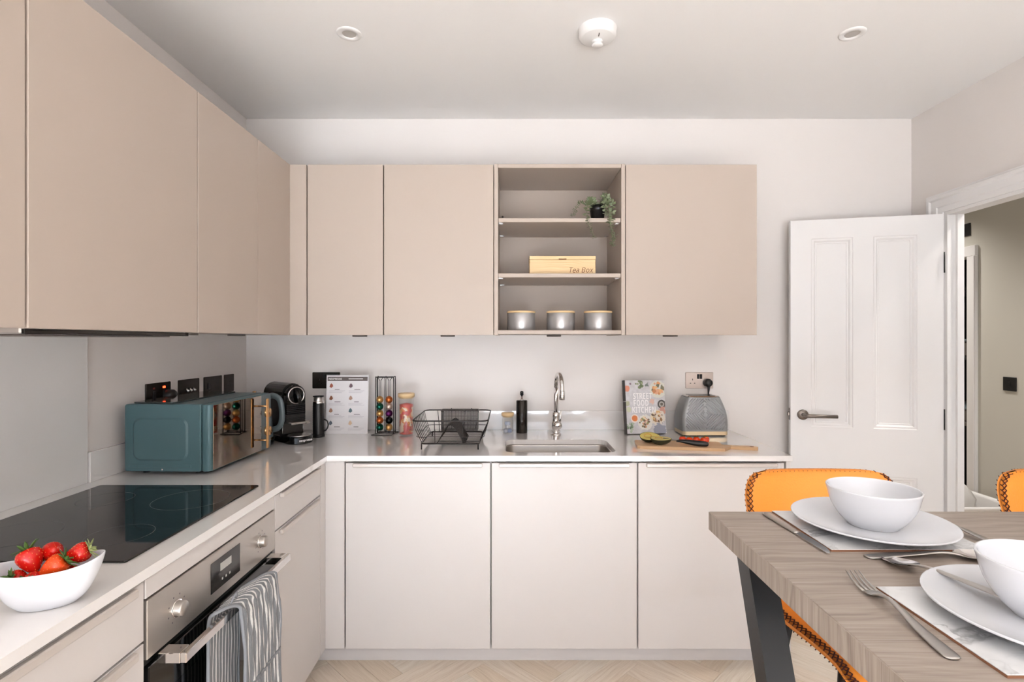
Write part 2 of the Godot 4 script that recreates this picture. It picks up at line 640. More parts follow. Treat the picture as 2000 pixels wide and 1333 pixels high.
# ------------------------------------------------------------------ the room
func room() -> void:
	# herringbone floor
	var fl := sroot("floor")
	part("subfloor", G.new().box(V(XL - 0.1, -0.12, 5.2), Vector3(4.9, -0.012, ZF + 0.1)), M.dark, fl)
	var L := 0.45
	var W := 0.09
	var mesh := G.new().box(Vector3(-L / 2 + 0.0004, -0.012, -W / 2 + 0.0004), Vector3(L / 2 - 0.0004, 0, W / 2 - 0.0004), 0.0008).mesh()
	var far := G.new()
	var rng := RandomNumberGenerator.new()
	rng.seed = 5
	var c := cos(PI / 4)
	var near_n := 0
	for i in range(-60, 60):
		for j in range(-12, 13):
			for side in 2:
				# herringbone lattice: pairs of planks at right angles, stepped by the plank width
				var a := Vector2(i * W + j * L, i * W - j * L)
				var mid := a + (Vector2(L / 2, W / 2) if side == 0 else Vector2(W / 2 , W + L / 2))
				if side == 1:
					mid = a + Vector2(W / 2, W + L / 2 - 0.0)
				var p := Vector2((mid.x - mid.y) * c, (mid.x + mid.y) * c)   # turned by 45 degrees
				var x := p.x + 0.2
				var d := p.y + 1.6
				if x < XL + 0.1 or x > 4.6 or d > 4.9 or d < -ZF + 0.2:
					continue
				if x > XR - 0.15 and d < 1.2:
					continue
				var turn := PI / 4 if side == 0 else -PI / 4
				var k := rng.randi() % 5
				if d > 1.0 and d < 2.75 and x > -1.0 and x < 2.0:
					var o := part("plank", mesh, M["oak%d" % k], fl)
					o.position = V(x, 0, d)
					o.rotation.y = turn
					near_n += 1
				else:
					far.box(Vector3(-L / 2, -0.012, -W / 2), Vector3(L / 2, 0, W / 2), 0.0, Transform3D(Basis(Vector3.UP, turn), V(x, 0, d)))
	var fo := part("planks", far, M.oak2, fl)
	fo.set_meta("kind", "stuff")
	# shell
	struct("ceiling", G.new().box(V(XL - 0.1, CEIL, 5.2), Vector3(4.9, CEIL + 0.12, ZF + 0.1)), M.ceiling)
	struct("wall_left", G.new().box(V(XL - 0.1, 0, DB + 0.1), Vector3(XL, CEIL, ZF)), M.wall)
	struct("wall_back", G.new().box(V(XL, 0, DB + 0.1), V(XR + 0.065, CEIL, DB)), M.wall)
	var g := G.new()
	g.box(V(XR, 0, DB), V(XR + 0.065, CEIL, 2.575))
	g.box(V(XR, 1.963, 2.575), V(XR + 0.065, CEIL, 1.845))
	g.box(V(XR, 0, 1.845), Vector3(XR + 0.065, CEIL, ZF))
	struct("wall_right", g, M.wall)
	# wall behind the camera with wide glazed doors to the garden
	g = G.new()
	g.box(Vector3(XL - 0.1, 0, ZF), Vector3(-1.2, CEIL, ZF + 0.1))
	g.box(Vector3(2.0, 0, ZF), Vector3(XR + 0.065, CEIL, ZF + 0.1))
	g.box(Vector3(-1.2, 2.36, ZF), Vector3(2.0, CEIL, ZF + 0.1))
	g.box(Vector3(-1.2, 0, ZF), Vector3(2.0, 0.04, ZF + 0.1))
	struct("wall_front", g, M.wall)
	struct("terrace", G.new().box(Vector3(-5, -0.2, ZF + 0.1), Vector3(6, -0.06, ZF + 6.0)), mk(c8(214, 212, 208), 0.8))
	var w := sroot("window_1", Vector3(0.4, 0.04, ZF + 0.05))
	for k in 5:
		var x := -1.6 + 0.8 * k
		part("post", G.new().box(Vector3(x - 0.03, 0.06, -0.03), Vector3(x + 0.03, 2.26, 0.03), 0.003), M.gloss_white, w)
	for y in [0.0, 2.26]:
		part("rail", G.new().box(Vector3(-1.6, y, -0.03), Vector3(1.6, y + 0.06, 0.03), 0.003), M.gloss_white, w)
	for k in 4:
		var x := -1.57 + 0.8 * k
		part("pane", G.new().box(Vector3(x, 0.06, -0.003), Vector3(x + 0.74, 2.26, 0.003)), M.pane, w)

func doorway() -> void:
	# lining of the opening and the moulded architrave on the kitchen side
	var t := sroot("trim_1")
	part("lining", G.new().box(V(XR - 0.004, 0, 2.575), V(XR + 0.069, 1.963, 2.555), 0.001), M.gloss_white, t)
	part("lining", G.new().box(V(XR - 0.004, 0, 1.865), V(XR + 0.069, 1.963, 1.845), 0.001), M.gloss_white, t)
	part("head", G.new().box(V(XR - 0.004, 1.943, 2.555), V(XR + 0.069, 1.963, 1.865), 0.001), M.gloss_white, t)
	part("door_stop", G.new().box(V(XR + 0.036, 0, 2.555), V(XR + 0.069, 1.943, 2.543), 0.001), M.gloss_white, t)
	# profile: distance from the opening, how far proud of the wall
	var prof := [Vector2(0.006, 0), Vector2(0.006, 0.012), Vector2(0.03, 0.014), Vector2(0.036, 0.019), Vector2(0.066, 0.02), Vector2(0.074, 0.026), Vector2(0.088, 0.026), Vector2(0.093, 0.02), Vector2(0.1, 0.018), Vector2(0.1, 0)]
	var g := G.new()
	for i in prof.size() - 1:
		var a: Vector2 = prof[i]
		var b: Vector2 = prof[i + 1]
		var P := func(p: Vector2, k: int) -> Vector3:   # along the opening: far foot, far head, near head, near foot
			var far := 2.575 + p.x - 0.006
			var near := 1.845 - p.x + 0.006
			var top := 1.953 + p.x
			return [V(XR - p.y, 0, far), V(XR - p.y, top, far), V(XR - p.y, top, near), V(XR - p.y, 0, near)][k]
		for k in 3:
			g.quad(P.call(a, k), P.call(a, k + 1), P.call(b, k + 1), P.call(b, k))
	part("architrave", g, M.gloss_white, t)
	# the open door
	var ang := atan2(0.2254, -0.974)
	var D := sroot("door_1", V(2.083, 0.01, 2.548), ang)
	var W := 0.674
	var H := 1.935
	g = G.new()
	var xs := [0.0, 0.108, 0.298, 0.388, 0.578, W]
	var ys := [0.0, 0.16, 0.65, 0.885, 1.84, H]
	for i in [0, 2, 4]:
		g.box(Vector3(xs[i], 0, 0), Vector3(xs[i + 1], H, 0.035), 0.0)
	for i in [0, 2, 4]:
		for k in [1, 3]:
			g.box(Vector3(xs[k], ys[i], 0), Vector3(xs[k + 1], ys[i + 1], 0.035), 0.0)
	part("leaf", g, M.gloss_white, D)
	for i in [1, 3]:
		for k in [1, 3]:
			var x0: float = xs[k]
			var x1: float = xs[k + 1]
			var y0: float = ys[i]
			var y1: float = ys[i + 1]
			var pn := part("panel", G.new().box(Vector3(x0, y0, 0.012), Vector3(x1, y1, 0.025)), M.gloss_white, D)
			# sloping moulding round the panel
			var mo := G.new()
			var steps := [Vector2(0, 0.0), Vector2(0.004, 0.003), Vector2(0.012, 0.003), Vector2(0.02, 0.0095), Vector2(0.026, 0.0095), Vector2(0.028, 0.012)]
			for s in steps.size() - 1:
				var a: Vector2 = steps[s]
				var b: Vector2 = steps[s + 1]
				var R := func(p: Vector2) -> Array:
					return [Vector3(x0 + p.x, y0 + p.x, p.y), Vector3(x1 - p.x, y0 + p.x, p.y), Vector3(x1 - p.x, y1 - p.x, p.y), Vector3(x0 + p.x, y1 - p.x, p.y)]
				var ra: Array = R.call(a)
				var rb: Array = R.call(b)
				for q in 4:
					mo.quad(ra[q], rb[q], rb[(q + 1) % 4], ra[(q + 1) % 4])
			part("moulding", mo, M.gloss_white, pn)
	var h := part("door_handle", G.new().smooth(1).lathe([Vector2(0.0, 0.0), Vector2(0.026, 0.0), Vector2(0.026, 0.008), Vector2(0.0235, 0.0105), Vector2(0.0, 0.0105)], 28, Transform3D(Basis(Vector3.RIGHT, -PI / 2), Vector3(0.618, 0.945, 0))), M.pewter, D, "dark pewter lever handle on a round rose")
	part("lever", G.new().smooth().tube([Vector3(0.618, 0.945, -0.008), Vector3(0.618, 0.945, -0.042), Vector3(0.612, 0.945, -0.05), Vector3(0.598, 0.945, -0.052), Vector3(0.475, 0.945, -0.052)], [0.0095, 0.0095, 0.0095, 0.0095, 0.009], 14), M.pewter, h)
	part("latch_plate", G.new().box(Vector3(W - 0.001, 0.915, 0.006), Vector3(W + 0.0015, 0.975, 0.029)), M.pewter, D)
	part("latch_bolt", G.new().box(Vector3(W, 0.935, 0.012), Vector3(W + 0.011, 0.955, 0.023), 0.002), M.pewter, D)
	for y in [1.7, 0.94, 0.2]:
		part("hinge", G.new().smooth().tube([Vector3(-0.004, y - 0.05, -0.003), Vector3(-0.004, y + 0.05, -0.003)], 0.003, 10), M.black_metal, D)

func hall() -> void:
	var g := G.new()
	var xh := 3.1
	g.box(V(xh, 0, 3.572), Vector3(xh + 0.08, CEIL, ZF))
	g.box(V(xh, 1.9, 4.35), V(xh + 0.08, CEIL, 3.572))
	g.box(V(xh, 0, 5.1), V(xh + 0.08, CEIL, 4.35))
	struct("wall_hall", g, M.hallwall)
	struct("wall_hall_end", G.new().box(V(XR - 0.3, 0, 5.1), V(4.85, CEIL, 5.0)), M.hallwall)
	g = G.new()
	g.box(V(XR - 0.3, 0, 5.0), V(XR - 0.2, CEIL, DB + 0.1))
	struct("wall_hall_side", g, M.hallwall)
	struct("wall_cupboard", G.new().box(V(4.75, 0, 5.0), V(4.85, CEIL, 2.6)).box(V(xh + 0.08, 0, 2.7), V(4.75, CEIL, 2.6)), M.hallwall)
	# the end of the hall behind the camera, with a glazed front door
	g = G.new()
	g.box(Vector3(XR + 0.065, 2.2, ZF), Vector3(xh + 0.08, CEIL, ZF + 0.1))
	g.box(Vector3(XR + 0.065, 0, ZF), Vector3(xh + 0.08, 0.1, ZF + 0.1))
	struct("wall_hall_front", g, M.hallwall)
	var w := sroot("window_2", Vector3(2.6, 0.1, ZF + 0.05))
	for x in [-0.4, 0.4]:
		part("post", G.new().box(Vector3(x - 0.03, 0.0, -0.03), Vector3(x + 0.03, 2.1, 0.03), 0.003), M.gloss_white, w)
	part("pane", G.new().box(Vector3(-0.37, 0.0, -0.003), Vector3(0.37, 2.1, 0.003)), M.pane, w)
	# architrave of the cupboard door
	var t := sroot("trim_2")
	g = G.new()
	g.box(V(xh - 0.022, 0, 3.572), V(xh, 1.9, 3.505), 0.002)
	g.box(V(xh - 0.028, 0, 3.524), V(xh - 0.0225, 1.9, 3.508), 0.002)
	g.box(V(xh - 0.022, 1.9005, 4.42), V(xh, 1.97, 3.505), 0.002)
	g.box(V(xh - 0.022, 0, 4.42), V(xh, 1.9, 4.35), 0.002)
	part("architrave", g, M.gloss_white, t)
	part("lining", G.new().box(V(xh, 0, 3.585), V(xh + 0.08, 1.9, 3.572)), M.gloss_white, t)
	# switch plates
	for s in [[2.086, 3.604, "small black square plate high on the hall wall above the cupboard architrave"], [1.062, 3.28, "black square light switch at hand height on the hall wall"]]:
		var o := thing("light_switch", s[2], "switch", V(xh, s[0], s[1]))
		part("plate", G.new().box(Vector3(-0.008, -0.043, -0.043), Vector3(0, 0.043, 0.043), 0.002), M.black, o)
		part("rocker", G.new().box(Vector3(-0.011, -0.014, -0.008), Vector3(-0.008, 0.014, 0.008), 0.001), M.black, o)
	# ceiling downlights of the hall, switched on
	for k in 2:
		var hd := thing("hall_downlight", ["lit ceiling downlight in the hall beyond the doorway", "lit ceiling downlight at the far end of the hall"][k], "light", V(2.62, CEIL - 0.006, [2.3, 3.9][k]), 0.0, "hall downlights")
		part("ring", G.new().smooth(1).lathe([Vector2(0.026, 0.0055), Vector2(0.028, 0.0005), Vector2(0.04, 0.0), Vector2(0.046, 0.0025), Vector2(0.047, 0.006)], 36), M.plastic_white, hd)
		part("lamp_lens", G.new().smooth(1).lathe([Vector2(0.0, 0.0045), Vector2(0.0265, 0.0045)], 30), M.glow, hd)
		var sp := SpotLight3D.new()
		sp.name = "lamp"
		sp.light_color = c8(255, 250, 244)
		sp.light_energy = 1.1
		sp.light_size = 0.026
		sp.spot_angle = 62.0
		sp.spot_range = 8.0
		sp.spot_attenuation = 2.0
		sp.shadow_enabled = true
		hd.add_child(sp)
		sp.position = Vector3(0, -0.004, 0)
		sp.rotation.x = -PI / 2
	# what shows inside the cupboard
	var u := thing("shelving_unit", "dark tall shelving unit inside the hall cupboard", "shelf", V(3.52, 0, 3.95))
	part("back_panel", G.new().box(Vector3(0.26, 0, -0.5), Vector3(0.28, 2.1, 0.34)), M.black, u)
	for z in [-0.5, 0.32]:
		part("side_panel", G.new().box(Vector3(-0.22, 0, z), Vector3(0.26, 2.1, z + 0.02)), M.black, u)
	for y in [0.03, 0.71, 1.19, 1.7]:
		part("shelf", G.new().box(Vector3(-0.22, y, -0.48), Vector3(0.26, y + 0.025, 0.32), 0.002), M.smoke if y < 1.0 and y > 0.5 else M.black, u)
	var bo := thing("storage_box", "grey storage box on the cupboard's middle shelf", "box", V(3.52, 0.735, 3.95))
	part("body", G.new().box(Vector3(-0.18, 0, -0.3), Vector3(0.2, 0.09, 0.28), 0.01), M.smoke, bo)
	part("lid", G.new().box(Vector3(-0.19, 0.09, -0.31), Vector3(0.21, 0.11, 0.29), 0.006), M.slate, bo)
	bo = thing("storage_box", "pale grey box on the cupboard shelf at eye height", "box", V(3.52, 1.215, 3.95))
	part("body", G.new().box(Vector3(-0.18, 0, -0.3), Vector3(0.2, 0.11, 0.28), 0.01), M.smoke, bo)
	part("lid", G.new().box(Vector3(-0.19, 0.11, -0.31), Vector3(0.21, 0.13, 0.29), 0.006), M.slate, bo)
	# white tub with laundry on the hall floor
	var tub := thing("laundry_tub", "white plastic tub on the hall floor beyond the door", "tub", V(2.78, 0, 3.3))
	var ring := func(r: float, y: float) -> PackedVector2Array:
		return rrect(-0.22 * r, -0.2 * r, 0.22 * r, 0.2 * r, 0.06 * r)
	g = G.new().smooth()
	var lv := [[0.8, 0.0], [0.83, 0.02], [0.97, 0.33], [1.03, 0.335], [1.03, 0.35], [0.96, 0.35], [0.94, 0.33], [0.8, 0.03]]
	for i in lv.size() - 1:
		var a: PackedVector2Array = ring.call(lv[i][0], 0.0)
		var b: PackedVector2Array = ring.call(lv[i + 1][0], 0.0)
		for k in a.size():
			var k2 := (k + 1) % a.size()
			g.quad(Vector3(a[k].x, lv[i][1], -a[k].y), Vector3(a[k2].x, lv[i][1], -a[k2].y), Vector3(b[k2].x, lv[i + 1][1], -b[k2].y), Vector3(b[k].x, lv[i + 1][1], -b[k].y))
	part("tub_wall", g, M.plastic_white, tub)
	part("tub_bottom", G.new().box(Vector3(-0.15, 0.0, -0.13), Vector3(0.15, 0.02, 0.13)), M.plastic_white, tub)
	var cl := thing("laundry_heap", "rumpled off-white cloth heaped in the white hall tub", "cloth", V(2.76, 0.03, 3.36))
	var nz := noise(77, 3.0, 3)
	var cm := G.new().smooth().sheet(28, 14, func(uu: float, vv: float) -> Vector3:
		var a := uu * TAU
		var b := vv * PI - PI / 2
		var dir := Vector3(cos(a) * cos(b), sin(b), -sin(a) * cos(b))
		var r := 1.0 + 0.35 * nz.get_noise_3d(dir.x, dir.y, dir.z)
		return Vector3(dir.x * 0.15, 0.22 + dir.y * 0.22, dir.z * 0.13) * Vector3(r, 1.0, r))
	part("cloth", cm, M.cloth_white, cl)

# ------------------------------------------------------------------ kitchen units
func hollow(parent: Node3D, x0: float, x1: float, y0: float, y1: float, d0: float, d1: float, axis: String, m: Material) -> void:
	# carcass without a front: two sides, bottom, back, one mesh
	var o := org(parent)
	var g := G.new()
	var T := 0.018
	var add := func(a: Vector3, b: Vector3):
		g.box(a.min(b) - o, a.max(b) - o)
	if axis == "z":      # front towards the camera
		add.call(V(x0, y0, d0), V(x0 + T, y1, d1))
		add.call(V(x1 - T, y0, d0), V(x1, y1, d1))
		add.call(V(x0 + T, y0, d0), V(x1 - T, y0 + T, d1 - T))
		add.call(V(x0 + T, y0, d1 - T), V(x1 - T, y1, d1))
	else:                # front towards +x
		add.call(V(x0, y0, d0), V(x1, y1, d0 + T))
		add.call(V(x0, y0, d1 - T), V(x1, y1, d1))
		add.call(V(x0 + T, y0, d0 + T), V(x1, y0 + T, d1 - T))
		add.call(V(x0, y0, d0 + T), V(x0 + T, y1, d1 - T))
	part("carcass", g, m, parent)

const Y0 := 0.068
const Y1 := 0.832

func base_units() -> void:
	var xs := [-0.684, -0.0865, 0.5145, 1.118]
	var lb := ["pale greige base cupboard nearest the corner, under the dish rack", "pale greige base cupboard under the sink", "pale greige base cupboard at the right end under the toaster"]
	for i in 3:
		var x0: float = xs[i]
		var x1: float = xs[i + 1]
		var o := thing("base_cabinet", lb[i], "cabinet", V((x0 + x1) / 2, Y0, 2.5), 0.0, "base cabinets of the back run")
		hollow(o, x0 + 0.001, x1 - 0.001, Y0, 0.838, 2.182, 2.775, "z", M.base)
		var dr := wbox("door", o, x0 + 0.003, x1 - 0.003, Y0, Y1 - 0.002, 2.16, 2.18, M.base, 0.0012)
		wbox("handle", dr, x0 + 0.034, x1 - 0.034, Y1 - 0.018, Y1 - 0.002, 2.146, 2.16, M.pull, 0.003, "slim edge pull along the top of the door")
	var f := thing("corner_post", "narrow pale filler panel in the inner corner of the base units", "filler panel", V(-0.72, Y0, 2.16))
	wbox("panel", f, -0.765, -0.687, Y0, 0.838, 2.16, 2.18, M.base)
	wbox("panel", f, -0.785, -0.765, Y0, 0.838, 2.108, 2.18, M.base)
	f = thing("end_panel", "pale end panel closing the base units beside the white door", "end panel", V(1.128, 0, 2.5))
	wbox("panel", f, 1.1195, 1.1375, 0.0, 0.8385, 2.152, 2.785, M.base)
	# plinths
	f = thing("plinth", "pale plinth board along the floor under the back base units", "plinth", V(0.2, 0, 2.2))
	wbox("board", f, -0.81, 1.118, 0.0, Y0 - 0.002, 2.195, 2.213, M.plinth)
	f = thing("plinth", "pale plinth board along the floor under the oven and drawer units", "plinth", V(-0.8, 0, 1.4))
	wbox("board", f, -0.83, -0.812, 0.0, Y0 - 0.002, 0.5, 2.19, M.plinth)
	# left run, fronts face +x
	var X := -0.765
	var o := thing("drawer_cabinet", "greige base unit with one drawer over a door, right of the oven", "cabinet", V(-1.08, Y0, 1.9))
	hollow(o, XL + 0.01, X - 0.022, Y0, 0.838, 1.702, 2.104, "x", M.base)
	var a := wbox("drawer", o, X - 0.02, X, 0.716, Y1 - 0.002, 1.704, 2.103, M.base)
	wbox("handle", a, X, X + 0.014, Y1 - 0.018, Y1 - 0.002, 1.735, 2.07, M.pull, 0.003)
	a = wbox("door", o, X - 0.02, X, Y0, 0.711, 1.704, 2.103, M.base)
	wbox("handle", a, X, X + 0.014, 0.693, 0.709, 1.735, 2.07, M.pull, 0.003)
	o = thing("drawer_cabinet", "greige drawer unit below the strawberry bowl, left of the oven", "cabinet", V(-1.08, Y0, 0.8))
	hollow(o, XL + 0.01, X - 0.022, Y0, 0.838, 0.498, 1.098, "x", M.base)
	for r in [[0.706, Y1 - 0.002], [0.39, 0.701], [Y0, 0.385]]:
		a = wbox("drawer", o, X - 0.02, X, r[0], r[1], 0.5, 1.096, M.base)
		wbox("handle", a, X, X + 0.014, r[1] - 0.018, r[1], 0.53, 1.065, M.pull, 0.003)

func worktop() -> void:
	var o := thing("worktop", "white polished stone worktop running round the corner", "worktop", V(-0.3, WT - 0.022, 2.45))
	var c := org(o)
	# outline in x, d with the sink cut out of it through a hairline slit
	var hole := rrect(-0.03, 2.213, 0.442, 2.498, 0.045, 6)
	hole.reverse()
	var cut := 0
	for i in hole.size():
		if hole[i].y > hole[cut].y or (hole[i].y == hole[cut].y and hole[i].x > hole[cut].x):
			cut = i
	var slit: Vector2 = hole[cut]
	var poly := PackedVector2Array([Vector2(XL + 0.001, 0.5), Vector2(-0.752, 0.5), Vector2(-0.752, 2.145), Vector2(1.142, 2.145), Vector2(1.142, DB - 0.001), Vector2(slit.x + 0.00005, DB - 0.001)])
	for i in hole.size() + 1:
		poly.append(hole[(cut + i) % hole.size()] + (Vector2(0.00005, 0) if i == 0 else (Vector2(-0.00005, 0) if i == hole.size() else Vector2.ZERO)))
	poly.append(Vector2(slit.x - 0.00005, DB - 0.001))
	poly.append(Vector2(XL + 0.001, DB - 0.001))
	part("slab", G.new().prism(poly, 0.0, 0.022, Transform3D(Basis(Vector3(1, 0, 0), Vector3(0, 0, -1), Vector3(0, 1, 0)), Vector3(-c.x, 0, -c.z))), M.quartz, o)
	o = thing("upstand", "low white stone upstand along the back wall above the worktop", "upstand", V(0, WT, DB - 0.008))
	wbox("strip", o, XL + 0.015, 1.142, WT, WT + 0.1, DB - 0.014, DB - 0.001, M.quartz, 0.001)
	o = thing("upstand", "low white stone upstand on the left wall behind the microwave", "upstand", V(XL + 0.008, WT, 2.2))
	wbox("strip", o, XL + 0.001, XL + 0.014, WT, WT + 0.1, 1.74, DB - 0.001, M.quartz, 0.001)
	o = thing("splashback", "plain pale splashback panel on the wall behind the hob", "splashback", V(XL + 0.004, WT, 1.4))
	wbox("panel", o, XL + 0.001, XL + 0.008, WT, 1.352, 0.9, 1.737, M.splash, 0.001)

const U0 := 1.357
const U1 := 2.136

func upper_units() -> void:
	var D := 2.407
	var rows := [[-0.935, -0.5875, "narrow taupe wall cupboard left of the wide one"], [-0.5855, -0.0835, "wide taupe wall cupboard left of the open shelves"], [0.5185, 1.1195, "taupe wall cupboard at the right end beside the open shelves"]]
	for r in rows:
		var o := thing("wall_cabinet", r[2], "cabinet", V((r[0] + r[1]) / 2, U0, 2.6), 0.0, "wall cabinets of the back run")
		wbox("carcass", o, r[0], r[1], U0 + 0.004, U1, D + 0.022, DB - 0.002, M.upper)
		wbox("door", o, r[0] + 0.0015, r[1] - 0.0015, U0, U1, D, D + 0.02, M.upper, 0.0012)
	var o := thing("corner_cabinet", "taupe corner wall unit where the two cupboard runs meet", "cabinet", V(-1.2, U0, 2.6))
	wbox("carcass", o, XL + 0.002, -0.937, U0 + 0.004, U1, D + 0.022, DB - 0.002, M.upper)
	wbox("carcass", o, XL + 0.002, -1.036, U0 + 0.004, U1, 2.108, D + 0.021, M.upper)
	wbox("front_panel", o, -1.014, -0.939, U0, U1, D, D + 0.02, M.upper, 0.0008)
	wbox("front_panel", o, -1.034, -1.014, U0, U1, 2.1075, D + 0.02, M.upper, 0.0008)
	rows = [[0.5, 1.1, "taupe wall cupboard nearest the camera on the left wall"], [1.104, 1.7, "wide taupe wall cupboard on the left, above the hob"], [1.703, 2.1055, "taupe wall cupboard on the left wall above the microwave"]]
	for r in rows:
		o = thing("wall_cabinet", r[2], "cabinet", V(-1.2, U0, (r[0] + r[1]) / 2), 0.0, "wall cabinets of the left run")
		wbox("carcass", o, XL + 0.002, -1.036, U0 + 0.004, U1, r[0], r[1], M.upper)
		wbox("door", o, -1.034, -1.014, U0, U1, r[0] + 0.001, r[1] - 0.001, M.upper, 0.0012)
	# extractor let into the cupboard over the hob
	o = thing("extractor_hood", "slim steel extractor under the wall cupboard above the hob", "extractor", V(-1.2, U0, 1.4))
	wbox("housing", o, -1.385, -1.045, U0 - 0.012, U0 + 0.003, 1.12, 1.69, M.steel, 0.003)
	wbox("filter", o, -1.36, -1.07, U0 - 0.015, U0 - 0.012, 1.16, 1.65, M.pewter, 0.001)
	wbox("visor", o, -1.043, -1.036, U0 - 0.012, U0 - 0.001, 1.12, 1.69, M.black_gloss, 0.001)
	# open shelves
	var x0 := -0.0815
	var x1 := 0.5165
	var B := DB - 0.004
	o = thing("open_shelf_unit", "taupe open shelf unit between the wall cupboards", "shelf unit", V((x0 + x1) / 2, U0, 2.6))
	var T := 0.018
	wbox("side_panel", o, x0, x0 + T, U0, U1 + 0.003, D - 0.002, B, M.upper)
	wbox("side_panel", o, x1 - T, x1, U0, U1 + 0.003, D - 0.002, B, M.upper)
	wbox("top_panel", o, x0 + T, x1 - T, U1 - T + 0.003, U1 + 0.003, D, B, M.upper)
	wbox("bottom_panel", o, x0 + T, x1 - T, U0 + 0.004, U0 + 0.022, D, B, M.upper)
	wbox("back_panel", o, x0 + T, x1 - T, U0 + 0.022, U1 - T + 0.003, B - 0.016, B, M.upper, 0.0)
	for y in [1.874, 1.621]:
		var s := wbox("shelf", o, x0 + T + 0.001, x1 - T - 0.001, y, y + 0.0185, D + 0.004, B - 0.017, M.upper)
		for x in [x0 + T, x1 - T - 0.022]:
			for d in [D + 0.03, B - 0.06]:
				wbox("support", s, x, x + 0.022, y - 0.004, y, d, d + 0.012, M.chrome, 0.0005)
	for y in [1.982, 1.936]:
		var oo := org(o)
		part("screw_cap", G.new().smooth(1).lathe([Vector2(0.0055, 0), Vector2(0.0055, 0.001), Vector2(0.0, 0.002)], 14, Transform3D(Basis(Vector3.RIGHT, PI / 2), V(x0 + T + 0.014, y, B - 0.016) - oo)), M.smoke, o)
	# small lamps let into the undersides (switched off)
	var lamps := [[-0.727, 2.52, "small round spot under the narrow wall cupboard"], [-0.307, 2.52, "small round spot under the cupboard left of the open shelves"], [0.2, 2.52, "small round spot under the open shelf unit"], [0.756, 2.52, "small round spot under the right end wall cupboard"], [-1.17, 1.9, "small round spot under the cupboard above the microwave"], [-1.17, 2.24, "small round spot under the corner wall unit"]]
	for l in lamps:
		var s := thing("cabinet_spotlight", l[2], "light", V(l[0], U0 - 0.006, l[1]), 0.0, "under-cupboard spots")
		part("ring", G.new().smooth(1).lathe([Vector2(0.022, 0), Vector2(0.034, 0), Vector2(0.0345, 0.003), Vector2(0.0345, 0.0098)], 24), M.smoke, s)
		part("lens", G.new().smooth(1).lathe([Vector2(0.0, 0.0015), Vector2(0.022, 0.0015), Vector2(0.022, 0.0)], 24), M.smoke, s)

